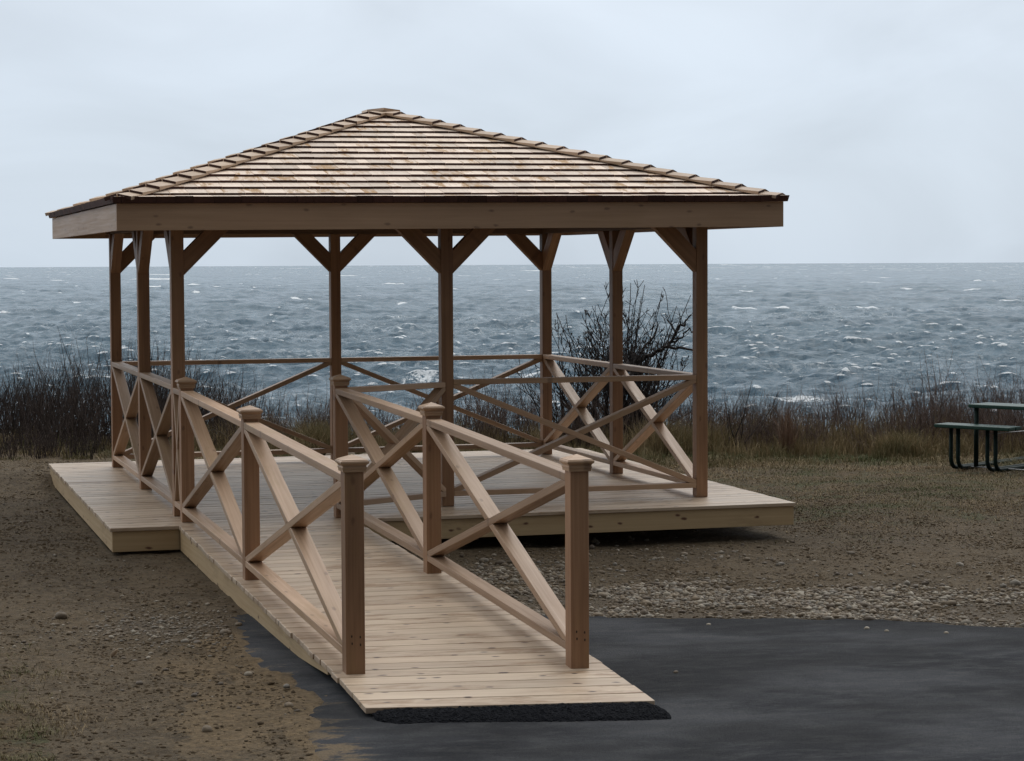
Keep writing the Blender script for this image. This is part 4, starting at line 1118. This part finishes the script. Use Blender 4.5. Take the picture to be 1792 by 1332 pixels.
# a dry leaf on the soil
tl = NT('dry_leaf'); M_LEAF = tl.done((0.42, 0.31, 0.21, 1), 0.6)
L_ = []
for i, u in enumerate(np.linspace(0, 1, 7)):
    wd = 0.014*math.sin(math.pi*min(1, u*0.9+0.08)); L_ += [(-wd, 0, 0.004+0.052*u**1.2), (0, -0.004, 0.052*u**1.2), (wd, 0.002, 0.006+0.050*u**1.2)]
V = np.array(L_); V[:, 0] += 0.012*np.repeat(np.linspace(0, 1, 7), 3)**2
F = grid_faces(7, 3)
lf = mkobj('dry_leaf', fast_mesh('dry_leaf', V, F, M_LEAF, smooth=True)); lf.location = (-0.965, -4.541, float(ground_z(np.array([-0.965]), np.array([-4.541]))[0])-0.002); lf.rotation_euler = (0.25, 0.35, 0.2)
so_ = lf.modifiers.new('thick', 'SOLIDIFY'); so_.thickness = 0.0008
tag(lf, 'curled pale dry leaf standing on the soil in the left foreground', 'leaf')

# ------------------------------------------------------------------ picnic table
tm = NT('green_coated_metal'); pg = tm.pos(); gn = tm.noise(pg, 40, 3, 0.6)
M_GREEN = tm.done(tm.mix(tm.mr(gn, 0.3, 0.7), (0.006, 0.036, 0.026, 1), (0.010, 0.050, 0.036, 1)), 0.42, tm.bump(gn, 0.1, 0.002), 0.35)
M_PIPE = simple('dark_green_pipe', (0.006, 0.016, 0.013, 1), (0.010, 0.024, 0.020, 1), 30, 0.6, spec=0.15)
M_STEEL = simple('galvanised_rod', (0.35, 0.36, 0.37, 1), (0.25, 0.26, 0.27, 1), 30, 0.4, metallic=0.8)
dS, dT = 0.728, -0.685          # bench direction in the bluff frame
px_, py_ = ST(4.15, 21.99); ddx = Rh*dS+Fh*dT; nx_ = np.array((-ddx[1], ddx[0]))
if nx_@Rh < 0: nx_ = -nx_
ang_t = math.atan2(ddx[1], ddx[0])
GT = -0.315
tbl = empty('picnic_table', (px_, py_, GT), ang_t)
tag(tbl, 'dark green metal picnic table with attached benches at the right edge', 'picnic table')
sgn = 1.0 if (np.array((-math.sin(ang_t), math.cos(ang_t)))@nx_) > 0 else -1.0
# local: a along bench, b towards the table (times sgn)
def lb(a, b): return a, b*sgn
def slab(m, a0, a1, b0, b1, z0, z1):
    ys = sorted((b0*sgn, b1*sgn)); m.box(a0, a1, ys[0], ys[1], z0, z1, 0)
def planks(name, a0, a1, b0, b1, z, th, nrow, parent):
    m = MB(); wdt = (b1-b0)/nrow
    for k in range(nrow): slab(m, a0, a1, b0+k*wdt+0.004*(k > 0), b0+(k+1)*wdt-0.004*(k < nrow-1), z-th, z)
    return m.build(name, M_GREEN, parent, bevel=0.008)
planks('bench_seat', 0, 0.84, 0, 0.25, 0.46, 0.036, 2, tbl)
planks('table_top', 0.20, 1.36, 0.30, 0.66, 0.648, 0.036, 2, tbl)
planks('bench_seat', 0.0+0.22, 1.15+0.0, 1.58, 1.83, 0.46, 0.036, 2, tbl)
def tube(m, pts, r, sides=10):
    pts = [np.array(p, float) for p in pts]; n = len(pts); b = len(m.v)
    for i, p in enumerate(pts):
        d = pts[min(i+1, n-1)]-pts[max(i-1, 0)]; d /= np.linalg.norm(d)
        ref = np.array((1.0, 0, 0)) if abs(d[0]) < 0.9 else np.array((0, 1.0, 0))
        u = np.cross(d, ref); u /= np.linalg.norm(u); v = np.cross(d, u)
        for k in range(sides):
            an = 2*math.pi*k/sides; q = p+u*r*math.cos(an)+v*r*math.sin(an); m.v.append(tuple(q)); m.g.append(tuple(q)); m.t.append(0.5)
    for i in range(n-1):
        for k in range(sides):
            a, c_ = b+i*sides+k, b+i*sides+(k+1) % sides; m.f.append((a, c_, c_+sides, a+sides)); m.mi.append(0)
    m.f.append(tuple(b+k for k in range(sides))[::-1]); m.mi.append(0)
    m.f.append(tuple(b+(n-1)*sides+k for k in range(sides))); m.mi.append(0)
def frame(a):
    # seat leg, curve, ground rail, curve, far seat leg
    pts = [(a, 0.125*sgn, 0.43), (a, 0.125*sgn, 0.12)]
    for q in np.linspace(0, math.pi/2, 8): pts.append((a, (0.125+0.10*(1-math.cos(q)))*sgn, 0.12-0.097*math.sin(q)))
    for q in np.linspace(math.pi/2, 0, 8): pts.append((a, (1.705-0.10*(1-math.cos(q)))*sgn, 0.12-0.097*math.sin(q)))
    pts += [(a, 1.705*sgn, 0.12), (a, 1.705*sgn, 0.43)]
    m = MB(); tube(m, pts, 0.021); m.build('leg_frame', M_PIPE, tbl, smooth=True)
for a in (0.12, 0.20, 0.53, 0.62): frame(a)
for (a, b) in ((0.27, 0.345), (1.25, 0.345), (1.25, 0.61)):
    m = MB(); tube(m, [(a, b*sgn, 0.61), (a, b*sgn, 0.03)], 0.024); m.build('table_leg', M_PIPE, tbl, smooth=True)
m = MB(); tube(m, [(0.53, 0.16*sgn, 0.375), (0.60, 1.68*sgn, 0.365)], 0.004, 6); m.build('brace_rod', M_STEEL, tbl, smooth=True)
m = MB(); tube(m, [(0.12, 0.33*sgn, 0.028), (1.25, 0.345*sgn, 0.028)], 0.006, 6); m.build('ground_rod', M_STEEL, tbl, smooth=True)
